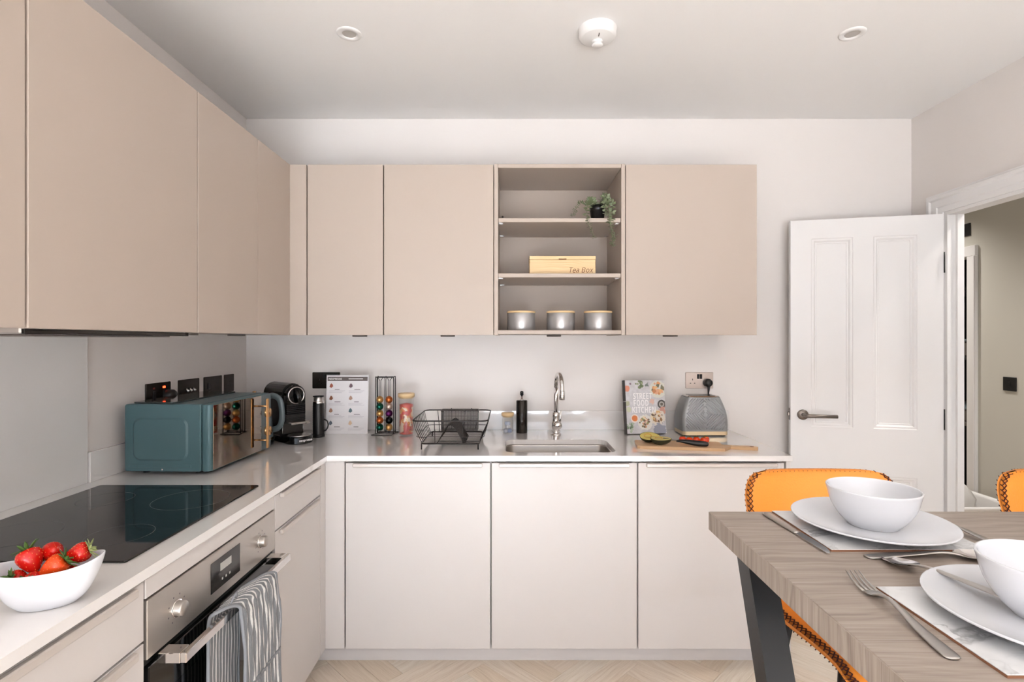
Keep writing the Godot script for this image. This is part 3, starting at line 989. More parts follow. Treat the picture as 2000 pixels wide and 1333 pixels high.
# ------------------------------------------------------------------ oven, hob
func oven_and_hob() -> void:
	var X := -0.765
	var d0 := 1.1
	var d1 := 1.7
	var o := thing("oven", "built-in steel oven with black glass door under the hob", "oven", V(-1.05, Y0, 1.4))
	hollow(o, XL + 0.01, X - 0.022, Y0, 0.838, d0, d1 - 0.001, "x", M.base)
	wbox("top_strip", o, X - 0.02, X, 0.79, Y1, d0 + 0.001, d1 - 0.001, M.base)
	wbox("bottom_strip", o, X - 0.02, X, Y0, 0.185, d0 + 0.001, d1 - 0.001, M.base)
	var cp := wbox("control_panel", o, X - 0.02, X + 0.002, 0.661, 0.786, d0 + 0.003, d1 - 0.003, M.panel_steel, 0.0015)
	var c := org(o)
	wbox("seal", o, X - 0.02, X - 0.006, 0.645, 0.661, d0 + 0.003, d1 - 0.003, M.black)
	var dr := wbox("oven_door", o, X - 0.02, X + 0.006, 0.19, 0.647, d0 + 0.003, d1 - 0.003, M.black_gloss, 0.002)
	wbox("window_frame", dr, X + 0.006, X + 0.0065, 0.26, 0.56, d0 + 0.05, d1 - 0.05, M.black_gloss, 0.0)
	# display and dials
	var dp := wbox("display", cp, X + 0.002, X + 0.003, 0.686, 0.764, 1.335, 1.478, M.screen, 0.0003)
	wbox("readout", dp, X + 0.003, X + 0.0034, 0.728, 0.748, 1.378, 1.432, M.lcd, 0.0)
	for k in 3:
		wbox("touch_mark", dp, X + 0.003, X + 0.0033, 0.702, 0.708, 1.385 + 0.018 * k, 1.391 + 0.018 * k, M.lcd, 0.0)
	for d in [1.2, 1.6]:
		var kn := part("dial", G.new().smooth(1).lathe([Vector2(0.0165, 0), Vector2(0.0165, 0.016), Vector2(0.015, 0.019), Vector2(0.0, 0.019)], 28, Transform3D(Basis(Vector3(0, 0, 1), -PI / 2), V(X + 0.002, 0.722, d) - c)), M.panel_steel, cp)
		part("dial_ring", G.new().smooth(1).lathe([Vector2(0.0, 0.0), Vector2(0.0195, 0.0), Vector2(0.0195, 0.0025), Vector2(0.0165, 0.0025)], 28, Transform3D(Basis(Vector3(0, 0, 1), -PI / 2), V(X + 0.002, 0.722, d) - c)), M.chrome, kn)
		var mk_ := G.new()
		for k in 8:
			var an := deg_to_rad(-150.0 + 300.0 * k / 7.0)
			var p := V(X + 0.0021, 0.722 + cos(an) * 0.03, d - sin(an) * 0.03) - c
			mk_.box(p - Vector3(0.0003, 0.0016, 0.0016), p + Vector3(0.0003, 0.0016, 0.0016))
		part("printed_marks", mk_, M.ink, kn)
	# handle: a flat bar on two deep brackets
	var h := wbox("handle", dr, -0.712, -0.698, 0.638, 0.66, 1.13, 1.665, M.chrome, 0.002, "flat chrome bar handle")
	for d in [1.13, 1.63]:
		wbox("bracket", h, X + 0.006, -0.712, 0.638, 0.66, d, d + 0.035, M.chrome, 0.001)
	# the hob
	o = thing("hob", "black glass induction hob let into the white worktop", "hob", V(-1.068, WT, 1.4025))
	part("glass_top", G.new().prism(rrect(-0.256, -0.2945, 0.256, 0.2945, 0.008, 3), 0.0, 0.005, lying(), 0.0015), M.hob, o)
	for z in [[-0.12, 0.14, 0.09], [0.13, 0.14, 0.07], [-0.12, -0.14, 0.07], [0.13, -0.14, 0.1]]:
		var pts := []
		for k in 40:
			pts.append(Vector3(z[0] + cos(TAU * k / 40) * z[2], 0.0051, z[1] + sin(TAU * k / 40) * z[2]))
		part("zone_ring", G.new().sweep(pts, 0.0007, 0.0001, 4, Vector3.UP, true), M.ring, o)
	# striped double oven glove hung over the handle
	var tw := thing("oven_glove", "grey and white striped quilted oven glove hung over the oven handle", "oven glove", V(-0.705, 0.35, 1.42))
	var n := noise(91, 9.0, 2)
	var prof := []       # x, y of the outer line, from the back hem over the bar to the front hem
	var back := [Vector2(-0.726, 0.30), Vector2(-0.727, 0.40), Vector2(-0.727, 0.52), Vector2(-0.726, 0.62), Vector2(-0.722, 0.662), Vector2(-0.712, 0.674), Vector2(-0.7, 0.675), Vector2(-0.688, 0.667), Vector2(-0.681, 0.645), Vector2(-0.676, 0.58), Vector2(-0.674, 0.48), Vector2(-0.672, 0.36), Vector2(-0.67, 0.2)]
	prof = curve2(back, 6)
	var tp := org(tw)
	for lay in 1:
		var ln := prof.size()
		var nz := 40
		var f := func(u: float, v: float, off: float) -> Vector3:
			var i := clampf(v * (ln - 1), 0.0, ln - 1.0)
			var i0 := int(i)
			var i1 := mini(i0 + 1, ln - 1)
			var p: Vector2 = prof[i0].lerp(prof[i1], i - i0)
			var tg: Vector2 = (prof[mini(i0 + 2, ln - 1)] - prof[maxi(i0 - 1, 0)]).normalized()
			var nr := Vector2(-tg.y, tg.x)
			var frontness := smoothstep(0.4, 0.62, v)
			var d := lerpf(lerpf(1.262, 1.40, u), lerpf(1.325, 1.52, u), frontness)
			var quilt := 0.0028 * sin(u * 44.0 + 1.6 * sin(v * 34.0)) * smoothstep(0.56, 0.66, v) + 0.002 * n.get_noise_2d(u * 0.4, v)
			quilt = maxf(quilt, -0.001) if frontness > 0.5 else clampf(quilt, -0.0015, 0.0015)
			p += nr * (off + quilt)
			return V(p.x, p.y, d + 0.004 * sin(v * 9.0)) - tp
		var g := G.new().smooth()
		g.sheet(nz, ln * 2, func(u: float, v: float) -> Vector3: return f.call(1.0 - u, v, 0.0045))
		g.sheet(nz, ln * 2, func(u: float, v: float) -> Vector3: return f.call(u, v, -0.0005))
		part("cloth", g, M.stripes, tw)
		# bound edges
		for u in [0.0, 1.0]:
			var e := []
			for k in 41:
				e.append(f.call(u, k / 40.0, 0.002))
			part("binding", G.new().smooth().tube(e, 0.0045, 6), mat_grey(), tw)
		var band := []
		for k in 21:
			band.append(f.call(k / 20.0, 0.86, 0.005))
		part("binding", G.new().smooth().sweep(band, 0.006, 0.002, 6, Vector3.RIGHT), mat_grey(), tw)
	var lp := []
	for k in 13:
		var a := TAU * k / 13.0
		lp.append(V(-0.695 + 0.006 * sin(a), 0.682 + 0.016 * sin(a), 1.318 + 0.012 * cos(a)) - tp)
	part("hanging_loop", G.new().smooth().sweep(lp, 0.005, 0.0015, 6, Vector3.RIGHT, true), mat_grey(), tw)

func mat_grey() -> Material:
	if not M.has("binding"):
		M.binding = mk(c8(142, 144, 148), 0.95)
	return M.binding

# ------------------------------------------------------------------ appliances in the corner
func microwave() -> void:
	var o := thing("microwave", "dark teal microwave with mirrored door and gold trim on the worktop", "microwave", V(-1.2, WT, 2.053), deg_to_rad(-1.5))
	# local: front +x, near end +z
	var HZ := 0.215
	var b := G.new()
	b.prism(rrect(-0.148, 0.012, 0.122, 0.247, 0.008, 4), -HZ, HZ, Transform3D(), 0.003)
	part("casing", b, M.teal, o)
	# pressed panels in the end that shows
	for s in [1.0]:
		var e := G.new()
		var oo := rrect(-0.118, 0.05, 0.078, 0.2, 0.03, 6)
		var ii := rrect(-0.112, 0.056, 0.072, 0.194, 0.026, 6)
		for k in oo.size():
			var k2 := (k + 1) % oo.size()
			e.quad(Vector3(oo[k].x, oo[k].y, HZ), Vector3(oo[k2].x, oo[k2].y, HZ), Vector3(ii[k2].x, ii[k2].y, HZ + 0.004), Vector3(ii[k].x, ii[k].y, HZ + 0.004))
		e.prism(ii, HZ + 0.001, HZ + 0.004)
		part("pressed_panel", e, M.teal, o)
		e = G.new().box(Vector3(-0.13, 0.026, HZ), Vector3(0.09, 0.037, HZ + 0.0025), 0.002)
		part("pressed_rib", e, M.teal, o)
		part("screw", G.new().smooth(1).lathe([Vector2(0.0035, 0), Vector2(0.0035, 0.001), Vector2(0.0, 0.002)], 12, Transform3D(Basis(Vector3.RIGHT, PI / 2), Vector3(-0.014, 0.02, HZ))), M.chrome, o)
	part("rear_plug", G.new().box(Vector3(-0.16, 0.1, 0.16), Vector3(-0.148, 0.125, 0.19), 0.004), M.black, o)
	for z in [-0.17, 0.17]:
		for x in [-0.1, 0.09]:
			part("foot", G.new().lathe([Vector2(0.0, 0.0), Vector2(0.012, 0.0), Vector2(0.014, 0.0125), Vector2(0.0, 0.0125)], 14, Transform3D(Basis(), Vector3(x, 0, z))), M.black, o)
	# door: teal frame with rounded near edge, mirror glass
	var dr := part("door", G.new().prism(rrect(0.122, -HZ, 0.158, HZ, 0.014, 5), 0.013, 0.246, Transform3D(Basis(Vector3(1, 0, 0), Vector3(0, 0, -1), Vector3(0, 1, 0)), Vector3.ZERO), 0.002), M.teal, o)
	part("mirror_glass", G.new().box(Vector3(0.1575, 0.016, -0.132), Vector3(0.1605, 0.243, 0.203), 0.001), M.mirror if M.has("mirror") else mirror(), dr)
	var cp := part("control_panel", G.new().box(Vector3(0.1575, 0.016, -0.212), Vector3(0.1605, 0.243, -0.136), 0.001), M.slate, o)
	for y in [0.166, 0.09]:
		part("knob", G.new().smooth(1).lathe([Vector2(0.02, 0), Vector2(0.019, 0.014), Vector2(0.016, 0.017), Vector2(0.0, 0.017)], 26, Transform3D(Basis(Vector3(0, 0, 1), -PI / 2), Vector3(0.1605, y, -0.176))), M.gold, cp)
	var h := part("handle", G.new().box(Vector3(0.188, 0.028, -0.128), Vector3(0.196, 0.232, -0.112), 0.003), M.gold, dr, "upright gold door handle")
	for y in [0.06, 0.2]:
		part("handle_post", G.new().smooth().tube([Vector3(0.16, y, -0.12), Vector3(0.189, y, -0.12)], 0.0035, 10), M.gold, h)
	# dark glass tray and papers lying on top
	var t := thing("glass_tray", "dark flat glass tray lying on top of the microwave", "tray", V(-1.26, WT + 0.2475, 2.06), deg_to_rad(-1.5))
	part("sheet", G.new().prism(rrect(-0.075, -0.2, 0.075, 0.2, 0.012, 4), 0.0, 0.005, lying(), 0.001), mk(c8(60, 66, 64), 0.06), t)

func mirror() -> Material:
	M.mirror = mk(c8(150, 138, 126), 0.03, 1.0)
	return M.mirror

func kettle() -> void:
	var o := thing("kettle", "slate grey kettle with D handle standing behind the microwave", "kettle", V(-1.165, WT, 2.385), 0.0)
	part("power_base", G.new().smooth(1).lathe([Vector2(0.0, 0), Vector2(0.082, 0), Vector2(0.082, 0.014), Vector2(0.07, 0.02), Vector2(0.0, 0.02)], 32), M.black, o)
	part("gold_band", G.new().smooth(1).lathe([Vector2(0.07, 0.02), Vector2(0.0785, 0.021), Vector2(0.0785, 0.031), Vector2(0.07, 0.032)], 32), M.gold, o)
	part("body", G.new().smooth(1).lathe([Vector2(0.0, 0.031), Vector2(0.078, 0.032), Vector2(0.077, 0.05), Vector2(0.07, 0.13), Vector2(0.058, 0.2), Vector2(0.054, 0.215), Vector2(0.05, 0.218)], 32), M.slate, o)
	var ld := part("lid", G.new().smooth(1).lathe([Vector2(0.05, 0.218), Vector2(0.049, 0.225), Vector2(0.035, 0.231), Vector2(0.0, 0.233)], 32), M.slate, o)
	part("lid_knob", G.new().smooth(1).lathe([Vector2(0.008, 0.231), Vector2(0.008, 0.24), Vector2(0.0, 0.242)], 16), M.gold, ld)
	part("spout", G.new().smooth().tube([Vector3(-0.05, 0.17, 0), Vector3(-0.075, 0.19, 0), Vector3(-0.088, 0.205, 0)], [0.022, 0.017, 0.011], 12), M.slate, o)
	var pts := curve([Vector3(0.05, 0.208, 0.0), Vector3(0.085, 0.222, 0.006), Vector3(0.118, 0.205, 0.012), Vector3(0.13, 0.16, 0.014), Vector3(0.128, 0.105, 0.013), Vector3(0.108, 0.075, 0.009), Vector3(0.068, 0.066, 0.0)], 6)
	part("handle", G.new().smooth().sweep(pts, 0.013, 0.01, 12, Vector3(0, 0, 1)), M.slate, o)

func coffee() -> void:
	var turn := deg_to_rad(50.0)
	var o := thing("coffee_machine", "black capsule coffee machine with chrome ring lever in the corner", "coffee machine", V(-1.06, WT, 2.497), turn)
	# local: front +z
	var foot := PackedVector2Array()
	for i in 17:
		var a := PI * i / 16.0
		foot.append(Vector2(cos(a) * 0.062, -0.1 - sin(a) * 0.062))
	foot.append(Vector2(-0.06, 0.14))
	foot.append(Vector2(0.06, 0.14))
	part("foot", G.new().prism(foot, 0.0, 0.034, lying(), 0.004), M.black_gloss, o)
	part("drip_tray", G.new().prism(circle(0, -0.105, 0.05, 28), 0.034, 0.038, lying(), 0.001), M.steel, o)
	# tall body with a round top, pulled from back to front
	var arch := PackedVector2Array([Vector2(-0.052, 0.034), Vector2(0.052, 0.034), Vector2(0.052, 0.218)])
	for i in range(1, 12):
		var a := PI * i / 12.0
		arch.append(Vector2(cos(a) * 0.052, 0.218 + sin(a) * 0.052))
	arch.append(Vector2(-0.052, 0.218))
	part("body", G.new().prism(arch, -0.14, 0.045, Transform3D(), 0.003), mk(c8(34, 33, 31), 0.22), o)
	var head := PackedVector2Array([Vector2(-0.047, 0.13), Vector2(0.047, 0.13), Vector2(0.047, 0.216)])
	for i in range(1, 12):
		var a := PI * i / 12.0
		head.append(Vector2(cos(a) * 0.047, 0.216 + sin(a) * 0.047))
	head.append(Vector2(-0.047, 0.216))
	var hd := part("head", G.new().prism(head, 0.045, 0.075, Transform3D(), 0.003), M.black_gloss, o)
	for k in 9:
		part("grille_rib", G.new().box(Vector3(-0.045, 0.1 + k * 0.0085, 0.07), Vector3(0.045, 0.1045 + k * 0.0085, 0.078), 0.001), M.black, hd)
	part("grille_back", G.new().box(Vector3(-0.046, 0.096, 0.045), Vector3(0.046, 0.178, 0.0715)), M.black, hd)
	var ring := []
	for k in 32:
		ring.append(Vector3(cos(TAU * k / 32) * 0.0375, 0.216 + sin(TAU * k / 32) * 0.0375, 0.077))
	part("chrome_ring", G.new().smooth().tube(ring, 0.0032, 8, true), M.chrome, hd)
	part("lever", G.new().smooth().sweep([Vector3(0.0, 0.245, 0.078), Vector3(0.004, 0.215, 0.09), Vector3(0.01, 0.18, 0.094)], [0.012, 0.011, 0.008], [0.004, 0.006, 0.004], 10, Vector3(0, 0, 1)), M.black_gloss, hd)
	part("spout_bar", G.new().box(Vector3(-0.045, 0.086, 0.045), Vector3(0.05, 0.097, 0.118), 0.003), M.chrome, hd)
	part("side_tab", G.new().box(Vector3(-0.07, 0.212, -0.13), Vector3(-0.05, 0.22, -0.09), 0.002), M.black, o)
	for s in [-1.0, 1.0]:
		part("edge_trim", G.new().smooth().tube([Vector3(0.05 * s, 0.036, 0.046), Vector3(0.05 * s, 0.09, 0.046)], 0.002, 6), M.chrome, o)
	var t := text("maker_name", "nespresso", 0.013, M.white_ink, o, Transform3D(Basis(), Vector3(0, 0.018, 0.1625)), "Droid Sans", true)
	t.rotation.x = 0.0
	# milk frother
	o = thing("milk_frother", "black ribbed milk frother jug with chrome collar beside the coffee machine", "frother", V(-0.945, WT, 2.575))
	part("base", G.new().smooth(1).lathe([Vector2(0.0, 0), Vector2(0.03, 0), Vector2(0.03, 0.012), Vector2(0.0, 0.014)], 28), M.black, o)
	var pr := [Vector2(0.0, 0.012), Vector2(0.027, 0.013)]
	for k in 16:
		pr.append(Vector2(0.0275, 0.018 + k * 0.0088))
		pr.append(Vector2(0.0262, 0.0226 + k * 0.0088))
	pr.append(Vector2(0.027, 0.165))
	part("jug", G.new().smooth().lathe(pr, 28), M.black, o)
	part("collar", G.new().smooth(1).lathe([Vector2(0.027, 0.165), Vector2(0.0275, 0.167), Vector2(0.0275, 0.173), Vector2(0.0235, 0.175)], 28), M.chrome, o)
	part("top", G.new().smooth(1).lathe([Vector2(0.0225, 0.174), Vector2(0.0225, 0.196), Vector2(0.0, 0.197)], 28), M.steel, o)
	part("lid", G.new().smooth(1).lathe([Vector2(0.0, 0.196), Vector2(0.0265, 0.197), Vector2(0.0265, 0.2), Vector2(0.0, 0.201)], 28), M.black, o)
	part("handle", G.new().smooth().tube(curve([Vector3(0.025, 0.085, 0), Vector3(0.042, 0.078, 0), Vector3(0.047, 0.055, 0), Vector3(0.038, 0.034, 0), Vector3(0.026, 0.03, 0)], 5), 0.0032, 8), M.black, o)

# ------------------------------------------------------------------ sockets
func plate(called: String, label: String, cat: String, at: Vector3, turn: float, w: float, m: Material) -> Node3D:
	var o := thing(called, label, cat, at, turn)
	part("plate", G.new().prism(rrect(-w / 2, -0.043, w / 2, 0.043, 0.004, 3), 0.0, 0.006, Transform3D(), 0.001), m, o)
	return o

func pin_holes(o: Node3D, x: float, y: float, m: Material) -> void:
	part("pin_hole", G.new().box(Vector3(x - 0.002, y + 0.004, 0.006), Vector3(x + 0.002, y + 0.013, 0.0064)), m, o)
	for s in [-1.0, 1.0]:
		part("pin_hole", G.new().box(Vector3(x + s * 0.011 - 0.0035, y - 0.013, 0.006), Vector3(x + s * 0.011 + 0.0035, y - 0.009, 0.0064)), m, o)

func sockets() -> void:
	var L := PI / 2        # plates on the left wall face +x; their local +x runs towards the back... -z
	var y := 1.122
	var nickel := mk(c8(62, 58, 54), 0.22, 0.75)
	var hole: Material = M.black
	var o := plate("cooker_switch", "black double switch plate with a red lit neon above the microwave", "switch", V(XL, y, 2.09), L, 0.146, nickel)
	for x in [-0.03, 0.03]:
		part("rocker", G.new().box(Vector3(x - 0.008, -0.02, 0.006), Vector3(x + 0.008, 0.012, 0.0095), 0.0015), M.black, o)
	part("neon", G.new().box(Vector3(0.022, 0.019, 0.006), Vector3(0.038, 0.028, 0.0075), 0.001), M.neon, o, "small lit red neon indicator")
	part("neon_unlit", G.new().box(Vector3(-0.036, 0.019, 0.006), Vector3(-0.024, 0.026, 0.0072), 0.001), mk(c8(110, 30, 24), 0.3), o)
	part("plug", G.new().smooth(1).lathe([Vector2(0.024, 0), Vector2(0.024, 0.026), Vector2(0.018, 0.034), Vector2(0.0, 0.035)], 20, Transform3D(Basis(Vector3.RIGHT, PI / 2), Vector3(0.046, -0.012, 0.006))), M.black, o)
	o = plate("grid_switch", "black plate with three chrome toggles on the left wall", "switch", V(XL, y, 2.288), L, 0.146, nickel)
	for k in 3:
		part("toggle", G.new().smooth().tube([Vector3(-0.028 + 0.024 * k, 0.004, 0.005), Vector3(-0.028 + 0.024 * k, -0.008, 0.02)], [0.004, 0.0055], 10), M.chrome, o)
	o = plate("fused_spur", "black plate with a single rocker, third from the hob on the left wall", "switch", V(XL, y, 2.472), L, 0.146, nickel)
	part("rocker", G.new().box(Vector3(-0.045, -0.014, 0.006), Vector3(-0.029, 0.014, 0.01), 0.0015), M.black, o)
	pin_holes(o, 0.03, 0.0, hole)
	o = plate("single_socket", "small black single plate nearest the corner on the left wall", "socket", V(XL, y, 2.612), L, 0.086, nickel)
	pin_holes(o, 0.0, 0.0, hole)
	o = plate("double_socket", "dark double socket on the back wall behind the printed card", "socket", V(-0.9815, y, DB), 0.0, 0.146, nickel)
	pin_holes(o, -0.035, -0.006, hole)
	pin_holes(o, 0.035, -0.006, hole)
	for x in [-0.01, 0.01]:
		part("rocker", G.new().box(Vector3(x - 0.006, 0.014, 0.006), Vector3(x + 0.006, 0.034, 0.009), 0.001), M.black, o)
	var st := mk(c8(186, 174, 166), 0.3, 0.6)
	o = plate("double_socket", "brushed steel double socket above the grey toaster", "socket", V(0.99, y, DB), 0.0, 0.146, st)
	pin_holes(o, -0.037, -0.004, M.black)
	for x in [-0.0075, 0.0075]:
		part("rocker", G.new().box(Vector3(x - 0.006, 0.008, 0.006), Vector3(x + 0.006, 0.033, 0.009), 0.001), M.dark, o)
	o = thing("toaster_plug", "black plug with its cord in the steel socket above the toaster", "plug", V(1.03, y - 0.012, DB - 0.006))
	part("plug_body", G.new().smooth(1).lathe([Vector2(0.0, 0.0), Vector2(0.0215, 0), Vector2(0.022, 0.02), Vector2(0.017, 0.033), Vector2(0.0, 0.035)], 22, Transform3D(Basis(Vector3.RIGHT, PI / 2), Vector3.ZERO)), M.black, o)
	part("cord", G.new().smooth().tube(curve([Vector3(0.002, -0.015, 0.02), Vector3(0.0, -0.035, 0.022), Vector3(0.0, -0.07, 0.016), Vector3(0.0, -0.16, 0.012), Vector3(-0.01, -0.225, 0.014), Vector3(-0.012, -0.24, 0.03)], 5), [0.008, 0.0078, 0.0075, 0.007, 0.0065, 0.006, 0.0055, 0.005, 0.0045, 0.004, 0.0035, 0.0035, 0.0035, 0.0035, 0.0035, 0.0035, 0.0035, 0.0035, 0.0035, 0.0035, 0.0035, 0.0035, 0.0035, 0.0035, 0.0035, 0.0035], 8), M.black, o)

# ------------------------------------------------------------------ things on the back worktop
func counter_items() -> void:
	# printed card
	var o := thing("printed_card", "white printed card of coffee capsules standing on the worktop", "card", V(-0.833, WT, 2.655))
	var lean := Basis(Vector3.RIGHT, deg_to_rad(-4.0))
	var cd := part("sheet", G.new().box(Vector3(-0.106, 0, -0.0015), Vector3(0.106, 0.294, 0.0015)), M.paper, o)
	cd.basis = lean
	part("foot", G.new().box(Vector3(-0.1, 0, -0.07), Vector3(0.1, 0.0015, -0.0005)), M.glass, o)
	var sv := part("holder", G.new().box(Vector3(-0.109, 0.0, -0.0035), Vector3(0.109, 0.298, -0.0016)), M.glass, o)
	sv.basis = lean
	part("header_band", G.new().box(Vector3(-0.101, 0.266, 0.0015), Vector3(0.101, 0.287, 0.0017)), M.header, cd)
	text("heading", "NESPRESSO", 0.0125, M.white_ink, cd, Transform3D(Basis(), Vector3(-0.062, 0.2765, 0.0019)), "Droid Sans", true, false, 0.0002)
	part("heading_line", G.new().box(Vector3(0.005, 0.2745, 0.0017), Vector3(0.078, 0.2785, 0.0019)), M.white_ink, cd)
	var caps := [[c8(160, 82, 62), c8(120, 96, 106)], [c8(150, 92, 62), c8(178, 140, 122)], [c8(172, 130, 108), c8(84, 108, 116)], [c8(104, 112, 126), c8(206, 178, 150)]]
	for r in 4:
		for k in 2:
			var x := -0.082 + 0.099 * k
			var y := 0.243 - 0.0625 * r
			var pr := G.new()
			pr.prism(PackedVector2Array([Vector2(x - 0.009, y - 0.007), Vector2(x + 0.001, y - 0.012), Vector2(x + 0.01, y - 0.004), Vector2(x + 0.007, y + 0.005), Vector2(x, y + 0.012), Vector2(x - 0.006, y + 0.004)]), 0.0015, 0.0018)
			part("capsule_print", pr, mk(caps[r][k], 0.6), cd)
			var ln := G.new()
			ln.box(Vector3(x + 0.018, y - 0.0215, 0.0015), Vector3(x + 0.042 + 0.006 * ((r + k) % 2), y - 0.0185, 0.0017))
			part("caption", ln, M.ink, cd)
			ln = G.new()
			for q in 3:
				ln.box(Vector3(x - 0.01, y - 0.0275 - 0.005 * q, 0.0015), Vector3(x + 0.07 - 0.008 * ((q + r) % 3), y - 0.026 - 0.005 * q, 0.0016))
			part("small_print", ln, mk(c8(196, 190, 196), 0.7), cd)
	# capsule tower
	o = thing("capsule_rack", "black wire capsule tower standing on the worktop", "rack", V(-0.6365, WT, 2.655))
	var g := G.new().smooth()
	var w := 0.045
	g.tube([Vector3(-0.058, 0.003, 0.05), Vector3(0.04, 0.003, 0.05), Vector3(0.058, 0.003, -0.045), Vector3(-0.04, 0.003, -0.045)], 0.0026, 6, true)
	part("base_frame", g, M.wire, o)
	for z in [-0.02, 0.02]:
		part("frame", G.new().smooth().tube(curve([Vector3(-w, 0.003, z), Vector3(-w, 0.15, z), Vector3(-w, 0.278, z), Vector3(-w + 0.008, 0.286, z), Vector3(0, 0.286, z), Vector3(w - 0.008, 0.286, z), Vector3(w, 0.278, z), Vector3(w, 0.15, z), Vector3(w, 0.003, z)], 4), 0.0025, 6), M.wire, o)
	part("top_bar", G.new().smooth().tube([Vector3(0, 0.288, -0.02), Vector3(0, 0.288, 0.02)], 0.003, 6), M.wire, o)
	for x in [-0.024, 0.022]:
		for s in [-1.0, 1.0]:
			part("channel_wire", G.new().smooth().tube(curve([Vector3(x + s * 0.003, 0.27, 0.012), Vector3(x + s * 0.019, 0.284, 0.0), Vector3(x + s * 0.0195, 0.2, 0.0), Vector3(x + s * 0.0195, 0.01, 0.0)], 4), 0.0016, 6), M.wire, o)
			part("channel_wire", G.new().smooth().tube([Vector3(x + s * 0.004, 0.272, 0.0155), Vector3(x + s * 0.004, 0.008, 0.0155)], 0.0013, 6), M.wire, o)
	part("cross_wire", G.new().smooth().tube([Vector3(-0.005, 0.073, 0.021), Vector3(w, 0.073, 0.021)], 0.002, 6), M.wire, o)
	part("cross_wire", G.new().smooth().tube([Vector3(-w, 0.006, 0.021), Vector3(w, 0.006, 0.021)], 0.002, 6), M.wire, o)
	var cols := {"gold": c8(206, 158, 96), "copper": c8(198, 104, 48), "green": c8(12, 92, 76), "black": c8(18, 20, 24), "purple": c8(92, 26, 92), "silver": c8(196, 176, 162)}
	var cm := G.new().smooth(1).lathe([Vector2(0.0, -0.014), Vector2(0.0175, -0.0135), Vector2(0.018, -0.0115), Vector2(0.0165, -0.0105), Vector2(0.0145, 0.004), Vector2(0.0115, 0.009), Vector2(0.006, 0.0125), Vector2(0.0, 0.0135)], 24, Transform3D(Basis(Vector3.RIGHT, PI / 2), Vector3.ZERO)).mesh()
	var stacks := [["gold", "green", "gold", "copper", "green"], ["copper", "silver", "purple", "black", "gold"]]
	var ord := ["top", "second from the top", "middle", "second from the bottom", "bottom"]
	for k in 2:
		for r in 5:
			var nm: String = stacks[k][r]
			if not M.has("cap_" + nm):
				M["cap_" + nm] = mk(cols[nm], 0.28, 0.75)
			var t := thing("coffee_capsule", "%s coffee capsule, %s in the %s column of the wire tower" % [nm, ord[r], ["left", "right"][k]], "capsule", V(-0.6365 + [-0.024, 0.022][k], WT + 0.175 - 0.0345 * r, 2.655 - 0.03), 0.0, "coffee capsules in the tower")
			part("capsule", cm, M["cap_" + nm], t)
	# tall snack jar
	o = thing("storage_jar", "tall glass jar of red and orange snack packets with bamboo lid", "jar", V(-0.527, WT, 2.63))
	part("jar_glass", G.new().smooth(1).lathe([Vector2(0.0, 0.0), Vector2(0.036, 0.0), Vector2(0.0385, 0.004), Vector2(0.0385, 0.188), Vector2(0.036, 0.188), Vector2(0.036, 0.006), Vector2(0.0, 0.005)], 36), M.glass, o)
	part("lid", G.new().smooth(1).lathe([Vector2(0.0, 0.183), Vector2(0.035, 0.183), Vector2(0.035, 0.189), Vector2(0.041, 0.19), Vector2(0.0415, 0.206), Vector2(0.04, 0.208), Vector2(0.0, 0.208)], 36), M.bamboo, o)
	var sn := thing("snack_packets", "crumpled red and orange snack packets inside the tall glass jar", "packets", V(-0.527, WT + 0.007, 2.63))
	var nz := noise(101, 18.0, 3)
	part("wrapper", G.new().smooth().sheet(40, 24, func(u: float, v: float) -> Vector3:
		var a := u * TAU
		var yy := v * 0.152
		var r := 0.033 + 0.004 * nz.get_noise_3d(cos(a) * 0.4, sin(a) * 0.4, yy * 6.0)
		if v > 0.97:
			r *= 0.2
		return Vector3(cos(a) * minf(r, 0.0352), yy, -sin(a) * minf(r, 0.0352))), M.crisps, sn)
	# little jar by the tap
	o = thing("storage_jar", "small glass jar with bamboo lid beside the soap dispenser", "jar", V(-0.022, WT, 2.665))
	part("jar_glass", G.new().smooth(1).lathe([Vector2(0.0, 0.0), Vector2(0.026, 0.0), Vector2(0.028, 0.003), Vector2(0.028, 0.088), Vector2(0.026, 0.088), Vector2(0.026, 0.005), Vector2(0.0, 0.004)], 30), M.glass, o)
	part("lid", G.new().smooth(1).lathe([Vector2(0.0, 0.084), Vector2(0.0255, 0.084), Vector2(0.0255, 0.089), Vector2(0.031, 0.09), Vector2(0.0315, 0.104), Vector2(0.03, 0.106), Vector2(0.0, 0.106)], 30), M.bamboo, o)
	var tabs := [c8(206, 210, 226), c8(150, 166, 206), c8(226, 226, 232), c8(180, 190, 218)]
	for k in 4:
		var t := thing("dishwasher_tablet", ["pale tablet low on the left in the small jar", "blue tablet low on the right in the small jar", "white tablet at the back in the small jar", "lilac tablet on top of the others in the small jar"][k], "tablet", V(-0.022 + [-0.0105, 0.0105, 0.0, 0.0][k], WT + [0.006, 0.006, 0.026, 0.044][k], 2.665 + [-0.002, 0.0, 0.006, -0.004][k]), [0.2, -0.3, 0.5, 1.0][k], "dishwasher tablets in the small jar")
		part("tablet", G.new().box(Vector3(-0.009, 0, -0.013), Vector3(0.009, 0.018, 0.013), 0.003), mk(tabs[k], 0.5), t)
	# soap dispenser
	o = thing("soap_dispenser", "glossy black cylinder soap dispenser with chrome pump by the sink", "soap dispenser", V(0.05, WT, 2.69))
	part("bottle", G.new().smooth(1).lathe([Vector2(0.0, 0.0), Vector2(0.0275, 0.0), Vector2(0.0285, 0.003), Vector2(0.0285, 0.163), Vector2(0.026, 0.166), Vector2(0.0, 0.167)], 32), mk(c8(44, 41, 38), 0.07, 0.75), o)
